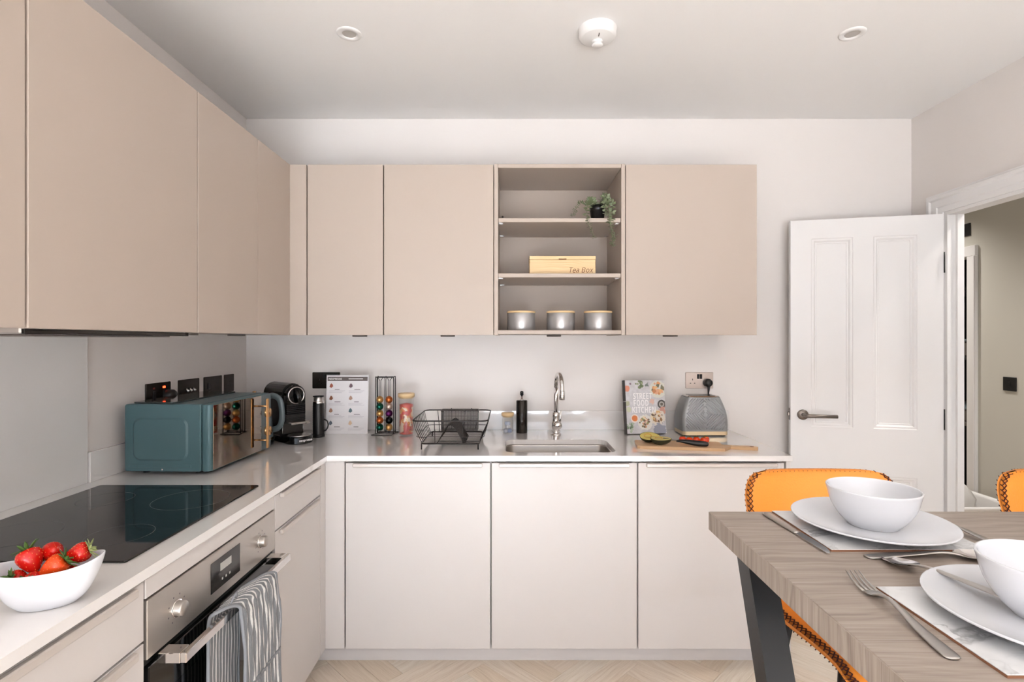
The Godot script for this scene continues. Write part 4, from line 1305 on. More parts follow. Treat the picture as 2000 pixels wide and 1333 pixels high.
	part("collar", G.new().smooth(1).lathe([Vector2(0.012, 0.166), Vector2(0.012, 0.171), Vector2(0.007, 0.172), Vector2(0.0055, 0.195), Vector2(0.0, 0.195)], 20), M.chrome, o)
	part("pump_head", G.new().smooth(1).lathe([Vector2(0.0, 0.192), Vector2(0.0085, 0.192), Vector2(0.0085, 0.208), Vector2(0.006, 0.212), Vector2(0.0, 0.213)], 20), M.black_metal, o)
	part("nozzle", G.new().smooth().tube([Vector3(0, 0.206, 0.0), Vector3(0.003, 0.206, 0.028), Vector3(0.003, 0.2, 0.034)], 0.0035, 8), M.black_metal, o)

func dish_rack() -> void:
	var o := thing("dish_rack", "black wire dish rack on the worktop left of the sink", "dish rack", V(-0.27, WT, 2.43))
	var c := org(o)
	var yt := 0.988
	var yb := 0.886
	var d0 := 2.25
	var d1 := 2.615
	var tl := -0.428
	var tr := -0.104
	var bl := -0.394
	var br := -0.142
	var e0 := 2.275
	var e1 := 2.585
	var R := func(x0: float, x1: float, a: float, b: float, y: float, r: float) -> Array:
		var out := []
		for p in rrect(x0, a, x1, b, r, 4):
			out.append(V(p.x, y, p.y) - c)
		return out
	part("top_rail", G.new().smooth().tube(R.call(tl, tr, d0, d1, yt, 0.03), 0.003, 7, true), M.wire, o)
	part("bottom_rail", G.new().smooth().tube(R.call(bl, br, e0, e1, yb, 0.02), 0.0028, 7, true), M.wire, o)
	part("middle_rail", G.new().smooth().tube(R.call((tl + bl) / 2 - 0.002, (tr + br) / 2 + 0.002, d0 + 0.012, d1 - 0.014, (yt + yb) / 2 - 0.02, 0.026), 0.0016, 6, true), M.wire, o)
	# side wires
	for k in 9:
		var t := (k + 0.5) / 9.0
		var da := lerpf(d0 + 0.02, d1 - 0.02, t)
		var db := lerpf(e0 + 0.015, e1 - 0.015, t)
		part("wire", G.new().smooth().tube([V(tl, yt, da) - c, V(tl + 0.008, yt - 0.04, da) - c, V(bl, yb, db) - c], 0.0014, 6), M.wire, o)
		part("wire", G.new().smooth().tube([V(tr, yt, da) - c, V(tr - 0.008, yt - 0.04, da) - c, V(br, yb, db) - c], 0.0014, 6), M.wire, o)
	for x in [-0.332, -0.213]:
		part("wire", G.new().smooth().tube([V(x, yt, d0) - c, V(x, yb, e0) - c], 0.0018, 6), M.wire, o)
	for k in 4:
		var x := lerpf(tl + 0.06, tr - 0.06, k / 3.0)
		part("wire", G.new().smooth().tube([V(x, yt, d1) - c, V(lerpf(bl + 0.04, br - 0.04, k / 3.0), yb, e1) - c], 0.0016, 6), M.wire, o)
	for k in 11:
		var d := lerpf(e0 + 0.02, e1 - 0.02, k / 10.0)
		part("floor_wire", G.new().smooth().tube([V(bl, yb, d) - c, V(br, yb, d) - c], 0.0013, 6), M.wire, o)
	for x in [bl, br]:
		for d in [e0, e1]:
			part("leg", G.new().smooth().tube([V(x + (0.004 if x < -0.2 else -0.004), yb, d) - c, V(x + (0.004 if x < -0.2 else -0.004), WT, d) - c], 0.003, 7), M.wire, o)
	# arched plate holder in the middle
	for k in 13:
		var d := lerpf(e0 + 0.02, e1 - 0.09, k / 12.0)
		var pts := []
		for q in 13:
			var a := q / 12.0
			var bell := pow(sin(a * PI), 1.3)
			pts.append(V(lerpf(-0.33, -0.205, a), yb - 0.006 + 0.084 * bell, d) - c)
		part("arch_wire", G.new().smooth().tube(pts, 0.0017, 6), M.wire, o)
	# cutlery caddy hooked on the rear rail: a fine mesh pocket
	var cd := thing("cutlery_caddy", "grey mesh cutlery caddy hooked on the back rail of the dish rack", "caddy", V(-0.26, yb + 0.004, 2.56))
	var cc := org(cd)
	var mesh := mk(c8(84, 78, 74), 0.5)
	var mm := mesh
	for f in [[2.535, -0.34, -0.166, -0.333, -0.174], [2.6, -0.34, -0.166, -0.333, -0.174]]:
		var g := G.new()
		for k in 24:
			var t := (k + 0.5) / 24.0
			g.box(V(lerpf(f[1], f[2], t) - 0.0011, yb + 0.012, f[0] + 0.0008) - cc, V(lerpf(f[1], f[2], t) + 0.0011, yt + 0.004, f[0] - 0.0008) - cc)
		for k in 15:
			var y := lerpf(yb + 0.012, yt + 0.004, k / 14.0)
			g.box(V(f[1], y - 0.001, f[0] + 0.001) - cc, V(f[2], y + 0.001, f[0] - 0.001) - cc)
		part("mesh_panel", g, mm, cd)
	for x in [-0.34, -0.166]:
		part("side_panel", G.new().box(V(x - 0.001, yb + 0.012, 2.6) - cc, V(x + 0.001, yt + 0.004, 2.535) - cc), mm, cd)
	part("bottom_panel", G.new().box(V(-0.34, yb + 0.01, 2.6) - cc, V(-0.166, yb + 0.012, 2.535) - cc), mm, cd)
	var rim := []
	for p in rrect(-0.342, 2.533, -0.164, 2.602, 0.008, 3):
		rim.append(V(p.x, yt + 0.005, p.y) - cc)
	part("rim", G.new().smooth().tube(rim, 0.0022, 6, true), M.wire, cd)
	for x in [-0.3, -0.2]:
		part("hook", G.new().smooth().tube([V(x, yt, 2.602) - cc, V(x, yt + 0.009, 2.61) - cc, V(x, yt + 0.007, 2.62) - cc, V(x, yt - 0.004, 2.621) - cc], 0.0018, 6), M.wire, cd)

func sink_and_tap() -> void:
	var o := thing("sink", "stainless steel sink bowl set under the worktop", "sink", V(0.206, 0.66, 2.355))
	var c := org(o)
	var g := G.new().smooth()
	var lv := [[0.02, 0.8385], [-0.002, 0.8385], [-0.003, 0.834], [-0.006, 0.72], [-0.014, 0.69], [-0.034, 0.676], [-0.1, 0.672]]
	for i in lv.size() - 1:
		var q := func(k: int) -> PackedVector2Array:
			var e: float = lv[k][0]
			return rrect(-0.03 - e, 2.213 - e, 0.442 + e, 2.498 + e, maxf(0.045 + e, 0.02), 6)
		var a: PackedVector2Array = q.call(i)
		var b: PackedVector2Array = q.call(i + 1)
		for k in a.size():
			var k2 := (k + 1) % a.size()
			g.quad(V(a[k].x, lv[i][1], a[k].y) - c, V(a[k2].x, lv[i][1], a[k2].y) - c, V(b[k2].x, lv[i + 1][1], b[k2].y) - c, V(b[k].x, lv[i + 1][1], b[k].y) - c)
	var sink_steel := mk(c8(176, 170, 164), 0.3, 1.0)
	part("bowl", g, sink_steel, o)
	part("bowl_floor", G.new().prism(rrect(0.068, 2.311, 0.344, 2.4, 0.02, 3), 0.668, 0.673, Transform3D(Basis(Vector3(1, 0, 0), Vector3(0, 0, -1), Vector3(0, 1, 0)), -c)), sink_steel, o)
	part("drain", G.new().smooth(1).lathe([Vector2(0.0, 0.673), Vector2(0.03, 0.675), Vector2(0.042, 0.6745), Vector2(0.043, 0.672)].map(func(p): return p - Vector2(0, c.y)), 28, Transform3D(Basis(), V(0.206, c.y, 2.355) - c)), M.chrome, o)
	for x in [-0.024, 0.002]:
		for y in [0.802, 0.812]:
			part("overflow_slot", G.new().box(V(0.206 + x, y, 2.4995) - c, V(0.228 + x, y + 0.005, 2.497) - c, 0.001), M.black, o)
	# tap
	o = thing("tap", "tall chrome swan neck kitchen tap behind the sink", "tap", V(0.22, WT, 2.635))
	part("flange", G.new().smooth(1).lathe([Vector2(0.0, 0.0), Vector2(0.026, 0.0), Vector2(0.026, 0.005), Vector2(0.02, 0.009), Vector2(0.0, 0.009)], 28), M.chrome, o)
	part("body", G.new().smooth(1).lathe([Vector2(0.018, 0.008), Vector2(0.018, 0.03), Vector2(0.022, 0.04), Vector2(0.022, 0.055), Vector2(0.018, 0.066), Vector2(0.016, 0.085), Vector2(0.0175, 0.088), Vector2(0.0175, 0.11), Vector2(0.0125, 0.114)], 28), M.chrome, o)
	part("valve", G.new().smooth(1).lathe([Vector2(0.0, -0.004), Vector2(0.0215, 0.0), Vector2(0.0225, 0.036), Vector2(0.018, 0.044), Vector2(0.0, 0.046)], 24, Transform3D(Basis(Vector3.RIGHT, deg_to_rad(80.0)), Vector3(0.004, 0.047, 0.006))), M.chrome, o)
	part("lever", G.new().smooth().sweep([Vector3(0.014, 0.052, 0.04), Vector3(0.017, 0.08, 0.046), Vector3(0.019, 0.128, 0.05)], [0.005, 0.0045, 0.004], 0.003, 8, Vector3(0, 0, 1)), M.chrome, o)
	var pts := [Vector3(0, 0.11, 0), Vector3(0, 0.2, 0), Vector3(0, 0.235, 0)]
	for k in 13:
		var a := PI * k / 12.0
		pts.append(Vector3(0.012 * (1.0 - cos(a)) / 2.0 * 1.3, 0.235 + sin(a) * 0.072, 0.075 - cos(a) * 0.075))
	pts.append(Vector3(0.016, 0.225, 0.152))
	part("neck", G.new().smooth().tube(pts, 0.0115, 16), M.chrome, o)
	part("nozzle", G.new().smooth(1).lathe([Vector2(0.0, 0.19), Vector2(0.0115, 0.19), Vector2(0.0135, 0.193), Vector2(0.0135, 0.23), Vector2(0.0115, 0.233)], 22, Transform3D(Basis(), Vector3(0.016, 0, 0.152))), M.chrome, o)

# ------------------------------------------------------------------ open shelves
func shelf_items() -> void:
	var yb := U0 + 0.022
	var tin := []
	for k in 3:
		var px: float = [1019.0, 1096.0, 1169.0][k]
		var x := (px - 1001.0) * 2.5 / 1030.0
		var o := thing("storage_tin", ["left of the three low grey tins on the bottom shelf", "middle one of the three low grey tins on the bottom shelf", "right of the three low grey tins on the bottom shelf"][k], "tin", V(x, yb, 2.5), 0.0, "grey tins with wooden lids")
		part("tin_body", G.new().smooth(1).lathe([Vector2(0.0, 0.0), Vector2(0.064, 0.0), Vector2(0.0655, 0.002), Vector2(0.0655, 0.081), Vector2(0.064, 0.083), Vector2(0.0, 0.083)], 40), M.tin, o)
		part("lid", G.new().smooth(1).lathe([Vector2(0.0, 0.083), Vector2(0.066, 0.083), Vector2(0.067, 0.085), Vector2(0.067, 0.09), Vector2(0.065, 0.092), Vector2(0.0, 0.092)], 40), M.bamboo, o)
	# tea box
	var o := thing("tea_box", "pale bamboo box lettered Tea Box on the middle shelf", "box", V(0.236, 1.6395, 2.52))
	part("box_body", G.new().box(Vector3(-0.154, 0, -0.06), Vector3(0.154, 0.07, 0.06), 0.0015), M.bamboo, o)
	var ld := part("lid", G.new().box(Vector3(-0.155, 0.0705, -0.061), Vector3(0.155, 0.088, 0.061), 0.0015), M.bamboo, o)
	part("thumb_notch", G.new().smooth().sweep([Vector3(-0.018, 0.073, 0.061), Vector3(0, 0.0725, 0.0612), Vector3(0.018, 0.073, 0.061)], 0.002, 0.0006, 6, Vector3(0, 0, 1)), M.brown_ink, ld)
	text("lettering", "Tea Box", 0.032, M.brown_ink, o, Transform3D(Basis(Vector3(1, 0, 0), Vector3(0.2, 1, 0), Vector3(0, 0, 1)), Vector3(0.086, 0.021, 0.0602)), "Droid Sans", false, false, 0.0003)
	# trailing plant
	o = thing("potted_plant", "trailing green plant in a small black pot on the top shelf", "plant", V(0.405, 1.8925, 2.5))
	part("pot", G.new().smooth(1).lathe([Vector2(0.0, 0.0), Vector2(0.029, 0.0), Vector2(0.0345, 0.05), Vector2(0.0365, 0.051), Vector2(0.0385, 0.076), Vector2(0.036, 0.076), Vector2(0.034, 0.06), Vector2(0.0, 0.06)], 30), M.black, o)
	part("soil", G.new().smooth(1).lathe([Vector2(0.0345, 0.064), Vector2(0.0, 0.067)], 24), M.soil, o)
	var rng := RandomNumberGenerator.new()
	rng.seed = 12
	var stems := [
		[Vector3(-0.01, 0.065, 0.01), Vector3(-0.035, 0.095, 0.03), Vector3(-0.075, 0.085, 0.04), Vector3(-0.11, 0.05, 0.045), Vector3(-0.122, 0.02, 0.045)],
		[Vector3(-0.012, 0.065, 0.02), Vector3(-0.035, 0.09, 0.06), Vector3(-0.058, 0.06, 0.085), Vector3(-0.064, 0.0, 0.104), Vector3(-0.05, -0.05, 0.108), Vector3(-0.032, -0.095, 0.11)],
		[Vector3(0.01, 0.065, 0.015), Vector3(0.02, 0.105, 0.05), Vector3(0.035, 0.07, 0.09), Vector3(0.036, 0.0, 0.106), Vector3(0.046, -0.06, 0.11), Vector3(0.05, -0.11, 0.112), Vector3(0.054, -0.135, 0.112)],
		[Vector3(0.015, 0.065, 0.01), Vector3(0.035, 0.11, 0.03), Vector3(0.055, 0.075, 0.07), Vector3(0.05, 0.015, 0.104), Vector3(0.042, -0.04, 0.112), Vector3(0.06, -0.085, 0.112), Vector3(0.046, -0.125, 0.112)],
		[Vector3(0.005, 0.065, 0.0), Vector3(0.022, 0.115, 0.02), Vector3(0.03, 0.125, 0.03)],
		[Vector3(0.018, 0.065, 0.02), Vector3(0.03, 0.085, 0.055), Vector3(0.02, 0.05, 0.075), Vector3(0.025, 0.02, 0.085)],
		[Vector3(-0.005, 0.065, 0.01), Vector3(-0.02, 0.09, 0.035), Vector3(-0.045, 0.09, 0.06), Vector3(-0.062, 0.06, 0.07)]]
	for si in stems.size():
		var pts := curve(stems[si], 6)
		var s := part("stem", G.new().smooth().tube(pts, 0.0011, 5), M.leaf, o)
		var lf := G.new().smooth()
		var lf2 := G.new().smooth()
		var np := pts.size()
		for i in range(2, np):
			var p: Vector3 = pts[i]
			var tg: Vector3 = (pts[i] - pts[i - 1]).normalized()
			for q in 2:
				var out := Vector3(rng.randf_range(-1, 1), rng.randf_range(-0.3, 0.5), rng.randf_range(-0.6, 1)).normalized()
				out = (out - tg * out.dot(tg) * 0.7).normalized()
				var sz := rng.randf_range(0.0085, 0.0125) * (1.15 if i < np * 0.6 else 0.85)
				var side := out.cross(tg)
				if side.length() < 0.1:
					side = out.cross(Vector3.UP)
				side = side.normalized()
				var nn := side.cross(out).normalized()
				var tgt := lf2 if (rng.randf() < 0.4 and si >= 2) else lf
				var a := p
				var tip := p + out * sz * 1.7
				var m1 := p + out * sz * 0.85 + side * sz * 0.55 + nn * 0.001
				var m2 := p + out * sz * 0.85 - side * sz * 0.55 + nn * 0.001
				var mc := p + out * sz * 0.9 - nn * 0.0006
				tgt.tri(a, m1, mc)
				tgt.tri(m1, tip, mc)
				tgt.tri(tip, m2, mc)
				tgt.tri(m2, a, mc)
		part("leaves", lf, M.leaf, s)
		if si >= 2:
			part("leaves", lf2, M.leaf_pale, s)

# ------------------------------------------------------------------ right end of the worktop
func book_toaster_board() -> void:
	# cookbook leaning back on the wall
	var o := thing("cookbook", "cookbook with food photographs on its cover leaning on the wall", "book", V(0.672, WT, 2.665))
	o.rotation = Vector3(deg_to_rad(-9.0), deg_to_rad(5.0), 0)
	var sp := part("spine", G.new().prism(rrect(-0.108, -0.026, -0.1, 0.0, 0.003, 3), 0.0, 0.268, lying(), 0.0005), mk(c8(42, 34, 32), 0.5), o)
	part("back_cover", G.new().box(Vector3(-0.104, 0, -0.001), Vector3(0.103, 0.268, 0.002)), mk(c8(42, 34, 32), 0.5), o)
	part("pages", G.new().box(Vector3(-0.1, 0.003, 0.002), Vector3(0.1, 0.265, 0.024)), M.paper, o)
	var fc := part("front_cover", G.new().box(Vector3(-0.104, 0, 0.024), Vector3(0.103, 0.268, 0.0265)), mk(c8(42, 34, 32), 0.5), o)
	# printed front: a flat picture in its own texture
	var im := Image.create(207, 268, false, Image.FORMAT_RGB8)
	var n := noise(131, 0.03, 3)
	for y in 268:
		for x in 207:
			var k := 0.8 + 0.06 * n.get_noise_2d(x, y)
			im.set_pixel(x, y, Color(k * 0.98, k * 0.965, k * 0.98))
	var blot := func(cx: float, cy: float, r: float, col: Color, rough: float, seed_: int):
		var nn := noise(seed_, 0.06, 2)
		for y in range(maxi(0, int(cy - r * 1.5)), mini(268, int(cy + r * 1.5))):
			for x in range(maxi(0, int(cx - r * 1.5)), mini(207, int(cx + r * 1.5))):
				var dd := Vector2(x - cx, y - cy).length() / r + rough * nn.get_noise_2d(x, y)
				if dd < 1.0:
					im.set_pixel(x, y, col)
	var speck := func(cx: float, cy: float, r: float, cs: Array, num: int, sz: float, seed_: int):
		var rg := RandomNumberGenerator.new()
		rg.seed = seed_
		for i in num:
			var a := rg.randf() * TAU
			var q := sqrt(rg.randf()) * r
			blot.call(cx + cos(a) * q, cy + sin(a) * q, sz * rg.randf_range(0.6, 1.2), cs[rg.randi() % cs.size()], 0.5, seed_ + i)
	blot.call(8.0, 42.0, 15.0, c8(214, 138, 112), 0.2, 1)
	blot.call(27.0, 18.0, 5.0, c8(120, 96, 110), 0.2, 2)
	speck.call(75.0, 22.0, 20.0, [c8(112, 124, 88), c8(140, 150, 116), c8(90, 104, 72)], 16, 7.0, 200)
	blot.call(116.0, 24.0, 8.0, c8(104, 112, 108), 0.9, 3)
	blot.call(172.0, 46.0, 44.0, c8(214, 212, 200), 0.05, 4)
	speck.call(172.0, 42.0, 30.0, [c8(218, 150, 96), c8(230, 176, 118), c8(196, 128, 84), c8(222, 164, 128), c8(116, 110, 84)], 26, 9.0, 300)
	blot.call(188.0, 122.0, 22.0, c8(74, 70, 68), 0.03, 5)
	blot.call(188.0, 122.0, 14.0, c8(176, 170, 164), 0.05, 6)
	blot.call(188.0, 122.0, 8.0, c8(96, 88, 78), 0.2, 7)
	blot.call(138.0, 108.0, 13.0, c8(214, 176, 162), 0.5, 8)
	blot.call(6.0, 116.0, 13.0, c8(170, 168, 140), 0.2, 9)
	blot.call(12.0, 146.0, 13.0, c8(196, 198, 172), 0.2, 10)
	blot.call(192.0, 156.0, 20.0, c8(200, 146, 130), 0.5, 11)
	blot.call(42.0, 192.0, 21.0, c8(236, 222, 212), 0.03, 12)
	blot.call(42.0, 191.0, 15.0, c8(226, 128, 66), 0.05, 13)
	blot.call(96.0, 212.0, 38.0, c8(226, 222, 214), 0.15, 14)
	blot.call(164.0, 186.0, 38.0, c8(224, 214, 200), 0.2, 15)
	speck.call(92.0, 210.0, 26.0, [c8(214, 166, 128), c8(120, 100, 74), c8(232, 216, 180), c8(150, 150, 100), c8(190, 120, 96)], 30, 6.0, 400)
	speck.call(160.0, 184.0, 30.0, [c8(220, 176, 120), c8(112, 88, 66), c8(232, 216, 180), c8(222, 190, 170), c8(150, 110, 70)], 34, 6.0, 500)
	speck.call(22.0, 236.0, 22.0, [c8(120, 136, 112), c8(96, 116, 92), c8(170, 180, 160)], 14, 7.0, 600)
	blot.call(172.0, 252.0, 34.0, c8(150, 152, 166), 0.3, 16)
	var cm := mk(Color.WHITE, 0.35)
	cm.albedo_texture = ImageTexture.create_from_image(im)
	var cg := G.new()
	cg.quad(Vector3(-0.099, 0, 0.0267), Vector3(0.103, 0, 0.0267), Vector3(0.103, 0.268, 0.0267), Vector3(-0.099, 0.268, 0.0267))
	part("cover_print", cg, cm, fc)
	var k := 0
	for s in ["STREET", "FOOD", "KITCHEN"]:
		var t := text("title", s, 0.034, M.white_ink, fc, Transform3D(Basis(), Vector3([-0.012, -0.022, -0.008][k], 0.187 - 0.0345 * k, 0.0268)), "Droid Sans", true, false, 0.0006)
		t.scale = Vector3(0.86, 1.25, 1)
		k += 1
	text("spine_title", "STREET FOOD KITCHEN", 0.017, M.white_ink, sp, Transform3D(Basis(Vector3(0, -1, 0), Vector3(0, 0, -1), Vector3(1, 0, 0)).inverse(), Vector3(-0.1083, 0.16, 0.012)), "Droid Sans", true, false, 0.0003)
	# toaster
	o = thing("toaster", "grey ribbed two slice toaster with pale gold base strip", "toaster", V(0.948, WT, 2.655))
	var hb := Vector3(0.111, 0.022, 0.077)
	var ht := Vector3(0.083, 0.19, 0.055)
	var cr := func(y: float) -> Vector2:
		var t := clampf((y - hb.y) / (ht.y - hb.y), 0.0, 1.0)
		var bow := 0.01 * sin(t * PI)
		return Vector2(lerpf(hb.x, ht.x, pow(t, 1.25)) + bow, lerpf(hb.z, ht.z, pow(t, 1.25)) + bow * 0.6)
	var g := G.new().smooth()
	var nl := 14
	for i in nl:
		var y0 := lerpf(hb.y, ht.y, float(i) / nl)
		var y1 := lerpf(hb.y, ht.y, float(i + 1) / nl)
		var s0: Vector2 = cr.call(y0)
		var s1: Vector2 = cr.call(y1)
		var a := rrect(-s0.x, -s0.y, s0.x, s0.y, 0.02, 5)
		var b := rrect(-s1.x, -s1.y, s1.x, s1.y, 0.02, 5)
		for q in a.size():
			var q2 := (q + 1) % a.size()
			g.quad(Vector3(a[q].x, y0, -a[q].y), Vector3(a[q2].x, y0, -a[q2].y), Vector3(b[q2].x, y1, -b[q2].y), Vector3(b[q].x, y1, -b[q].y))
	part("casing", g, M.toaster, o)
	part("base_strip", G.new().prism(rrect(-0.1112, -0.0772, 0.1112, 0.0772, 0.02, 5), 0.006, 0.026, lying(), 0.001), M.pale_gold, o)
	part("foot_plate", G.new().prism(rrect(-0.104, -0.07, 0.104, 0.07, 0.02, 5), 0.0, 0.008, lying()), M.black, o)
	var tp := part("chrome_top", G.new().prism(rrect(-0.082, -0.054, 0.082, 0.054, 0.02, 5), 0.188, 0.197, lying(), 0.004), M.chrome, o)
	for z in [-0.02, 0.02]:
		part("slot", G.new().box(Vector3(-0.065, 0.1965, z - 0.009), Vector3(0.065, 0.1974, z + 0.009)), M.black, tp)
	# diamond ribs on the broad side: each rib is a short bar following the casing
	var surf := func(x: float, y: float) -> Vector3:
		var s: Vector2 = cr.call(y)
		return Vector3(x, y, s.y - 0.0008)
	var half := func(y: float) -> float:
		var s: Vector2 = cr.call(y)
		return s.x - 0.014
	for band in 2:
		for q in range(-26, 27):
			for s in [-1.0, 1.0]:
				# concentric diamonds round the two centres
				var cy: float = 0.036 if band == 0 else 0.11
				var top: float = cy + 0.073
				var y0 := maxf(cy, 0.03)
				var y1 := minf(top, 0.184)
				var cx: float = q * 0.013
				var dirx: float = s * (1.0 if band == 0 else -1.0)
				var run := []
				for w in 9:
					var yy := lerpf(y0, y1, w / 8.0)
					var xx: float = cx + dirx * (yy - cy) * 1.0
					if s * xx < 0.0 or absf(xx) > half.call(yy):
						continue
					run.append(surf.call(xx, yy))
				if run.size() >= 2:
					part("rib", G.new().smooth().sweep(run, 0.0034, 0.0042, 8, Vector3(0, 0, 1)), M.toaster, o)
	part("lever", G.new().box(Vector3(0.112, 0.062, -0.012), Vector3(0.128, 0.07, 0.012), 0.002), M.pale_gold, o)
	# chopping board
	o = thing("chopping_board", "bamboo paddle chopping board lying in front of the toaster", "chopping board", V(0.745, WT, 2.34))
	var bd := PackedVector2Array()
	for p in [Vector2(-0.19, -0.055), Vector2(0.155, -0.11)]:
		bd.append(p)
	for p in [Vector2(0.2, -0.062), Vector2(0.25, -0.078), Vector2(0.285, -0.09), Vector2(0.305, -0.088), Vector2(0.312, -0.075), Vector2(0.305, -0.06), Vector2(0.28, -0.048), Vector2(0.23, -0.042), Vector2(0.178, -0.024), Vector2(0.186, 0.032), Vector2(0.178, 0.04)]:
		bd.append(p)
	bd.append(Vector2(-0.172, 0.085))
	bd.append(Vector2(-0.182, 0.08))
	bd.append(Vector2(-0.2, -0.045))
	part("board", G.new().prism(bd, 0.0, 0.013, lying(), 0.0), M.board, o)
	part("hanging_hole", G.new().prism(circle(0.287, -0.07, 0.009, 16), 0.0128, 0.0132, lying()), M.brown_ink, o)
	var BT := WT + 0.013
	# avocado halves
	var av := thing("avocado_half", "avocado half resting tilted with its hollow to the light", "avocado", V(0.617, BT, 2.375))
	var pear := func(a: float) -> float:
		return 1.0 + 0.28 * maxf(0.0, cos(a)) ** 3.0
	var sk := G.new().smooth().sheet(28, 8, func(u: float, v: float) -> Vector3:
		var a := u * TAU
		var b := (1.0 - v) * PI / 2
		var r: float = pear.call(a)
		return Vector3(cos(a) * cos(b) * 0.04 * r, -sin(b) * 0.028, -sin(a) * cos(b) * 0.031))
	var fl := G.new().smooth().sheet(28, 7, func(u: float, v: float) -> Vector3:
		var a := u * TAU
		var r: float = pear.call(a)
		var q := 1.0 - v
		return Vector3(cos(a) * 0.0385 * r * q, 0.0, -sin(a) * 0.0298 * q))
	var ht2 := G.new().smooth().sheet(22, 6, func(u: float, v: float) -> Vector3:
		var a := u * TAU
		var q := 1.0 - v
		return Vector3(cos(a) * 0.017 * q - 0.004, 0.0012 - 0.003 * (1.0 - q * q), -sin(a) * 0.016 * q))
	var ps := part("skin", sk, M.avo_skin, av)
	var pf := part("flesh", fl, M.avo_flesh, av)
	var ph := part("stone_hollow", ht2, M.avo_heart, av)
	for q in [ps, pf, ph]:
		q.position.y = 0.0275
	av.rotation = Vector3(deg_to_rad(26), deg_to_rad(-20), 0)
	av.position.y = BT + 0.0045
	var av2 := copy(av, "avocado half lying cut side up nearest the sink edge of the board", V(0.648, BT + 0.001, 2.315), Vector3(deg_to_rad(8), deg_to_rad(-8), 0))
	av.set_meta("group", "avocado halves")
	av2.set_meta("group", "avocado halves")
	# serving spoon with black handle
	var t := thing("serving_spoon", "steel tool with fat black handle lying across the board", "utensil", V(0.762, BT + 0.012, 2.3), -0.2)
	part("shaft", G.new().smooth().sweep([Vector3(-0.1, 0.017, 0.007), Vector3(-0.08, 0.015, 0.009), Vector3(-0.055, 0.01, 0.012), Vector3(-0.02, 0.0085, 0.014)], [0.009, 0.0055, 0.0045, 0.005], [0.002, 0.0025, 0.003, 0.004], 10), mk(c8(120, 108, 96), 0.3, 0.9), t)
	part("grip", G.new().smooth().sweep(curve([Vector3(-0.045, 0.008, 0.0128), Vector3(-0.02, 0.008, 0.014), Vector3(0.015, 0.004, 0.016), Vector3(0.05, 0.001, 0.018), Vector3(0.078, 0.0, 0.02), Vector3(0.088, 0.0, 0.021)], 3), [0.005, 0.006, 0.007, 0.009, 0.0105, 0.012, 0.013, 0.0138, 0.0142, 0.0145, 0.0145, 0.014, 0.013, 0.011, 0.008, 0.004], [0.004, 0.005, 0.006, 0.0075, 0.009, 0.01, 0.011, 0.0115, 0.0118, 0.0118, 0.0116, 0.0112, 0.0105, 0.009, 0.0065, 0.003], 14), M.black, t)
	# cherry tomatoes
	var tg := G.new().smooth().lathe(curve2([Vector2(0.0, 0.0), Vector2(0.009, 0.001), Vector2(0.0145, 0.008), Vector2(0.0155, 0.0145), Vector2(0.0125, 0.0235), Vector2(0.006, 0.027), Vector2(0.0, 0.0262)], 4), 22)
	var tmesh := tg.mesh()
	var cx := G.new().smooth()
	for q in 5:
		var a := TAU * q / 5.0
		cx.sweep([Vector3(0, 0.0265, 0), Vector3(cos(a) * 0.006, 0.0285, sin(a) * 0.006), Vector3(cos(a) * 0.0115, 0.0265, sin(a) * 0.0115)], [0.0016, 0.002, 0.0004], 0.0005, 5)
	cx.tube([Vector3(0, 0.026, 0), Vector3(0.001, 0.034, 0)], 0.001, 5)
	var cmesh := cx.mesh()
	var tl := ["leftmost cherry tomato on the chopping board", "cherry tomato second from the left on the board", "cherry tomato in the middle of the row on the board", "cherry tomato second from the right on the board", "rightmost cherry tomato on the chopping board"]
	for q in 5:
		var p := thing("cherry_tomato", tl[q], "tomato", V([0.765, 0.789, 0.822, 0.85, 0.868][q], BT, [2.365, 2.345, 2.35, 2.338, 2.362][q]), q * 1.3, "cherry tomatoes on the board")
		part("fruit", tmesh, M.tomato, p)
		part("calyx", cmesh, M.green, p)

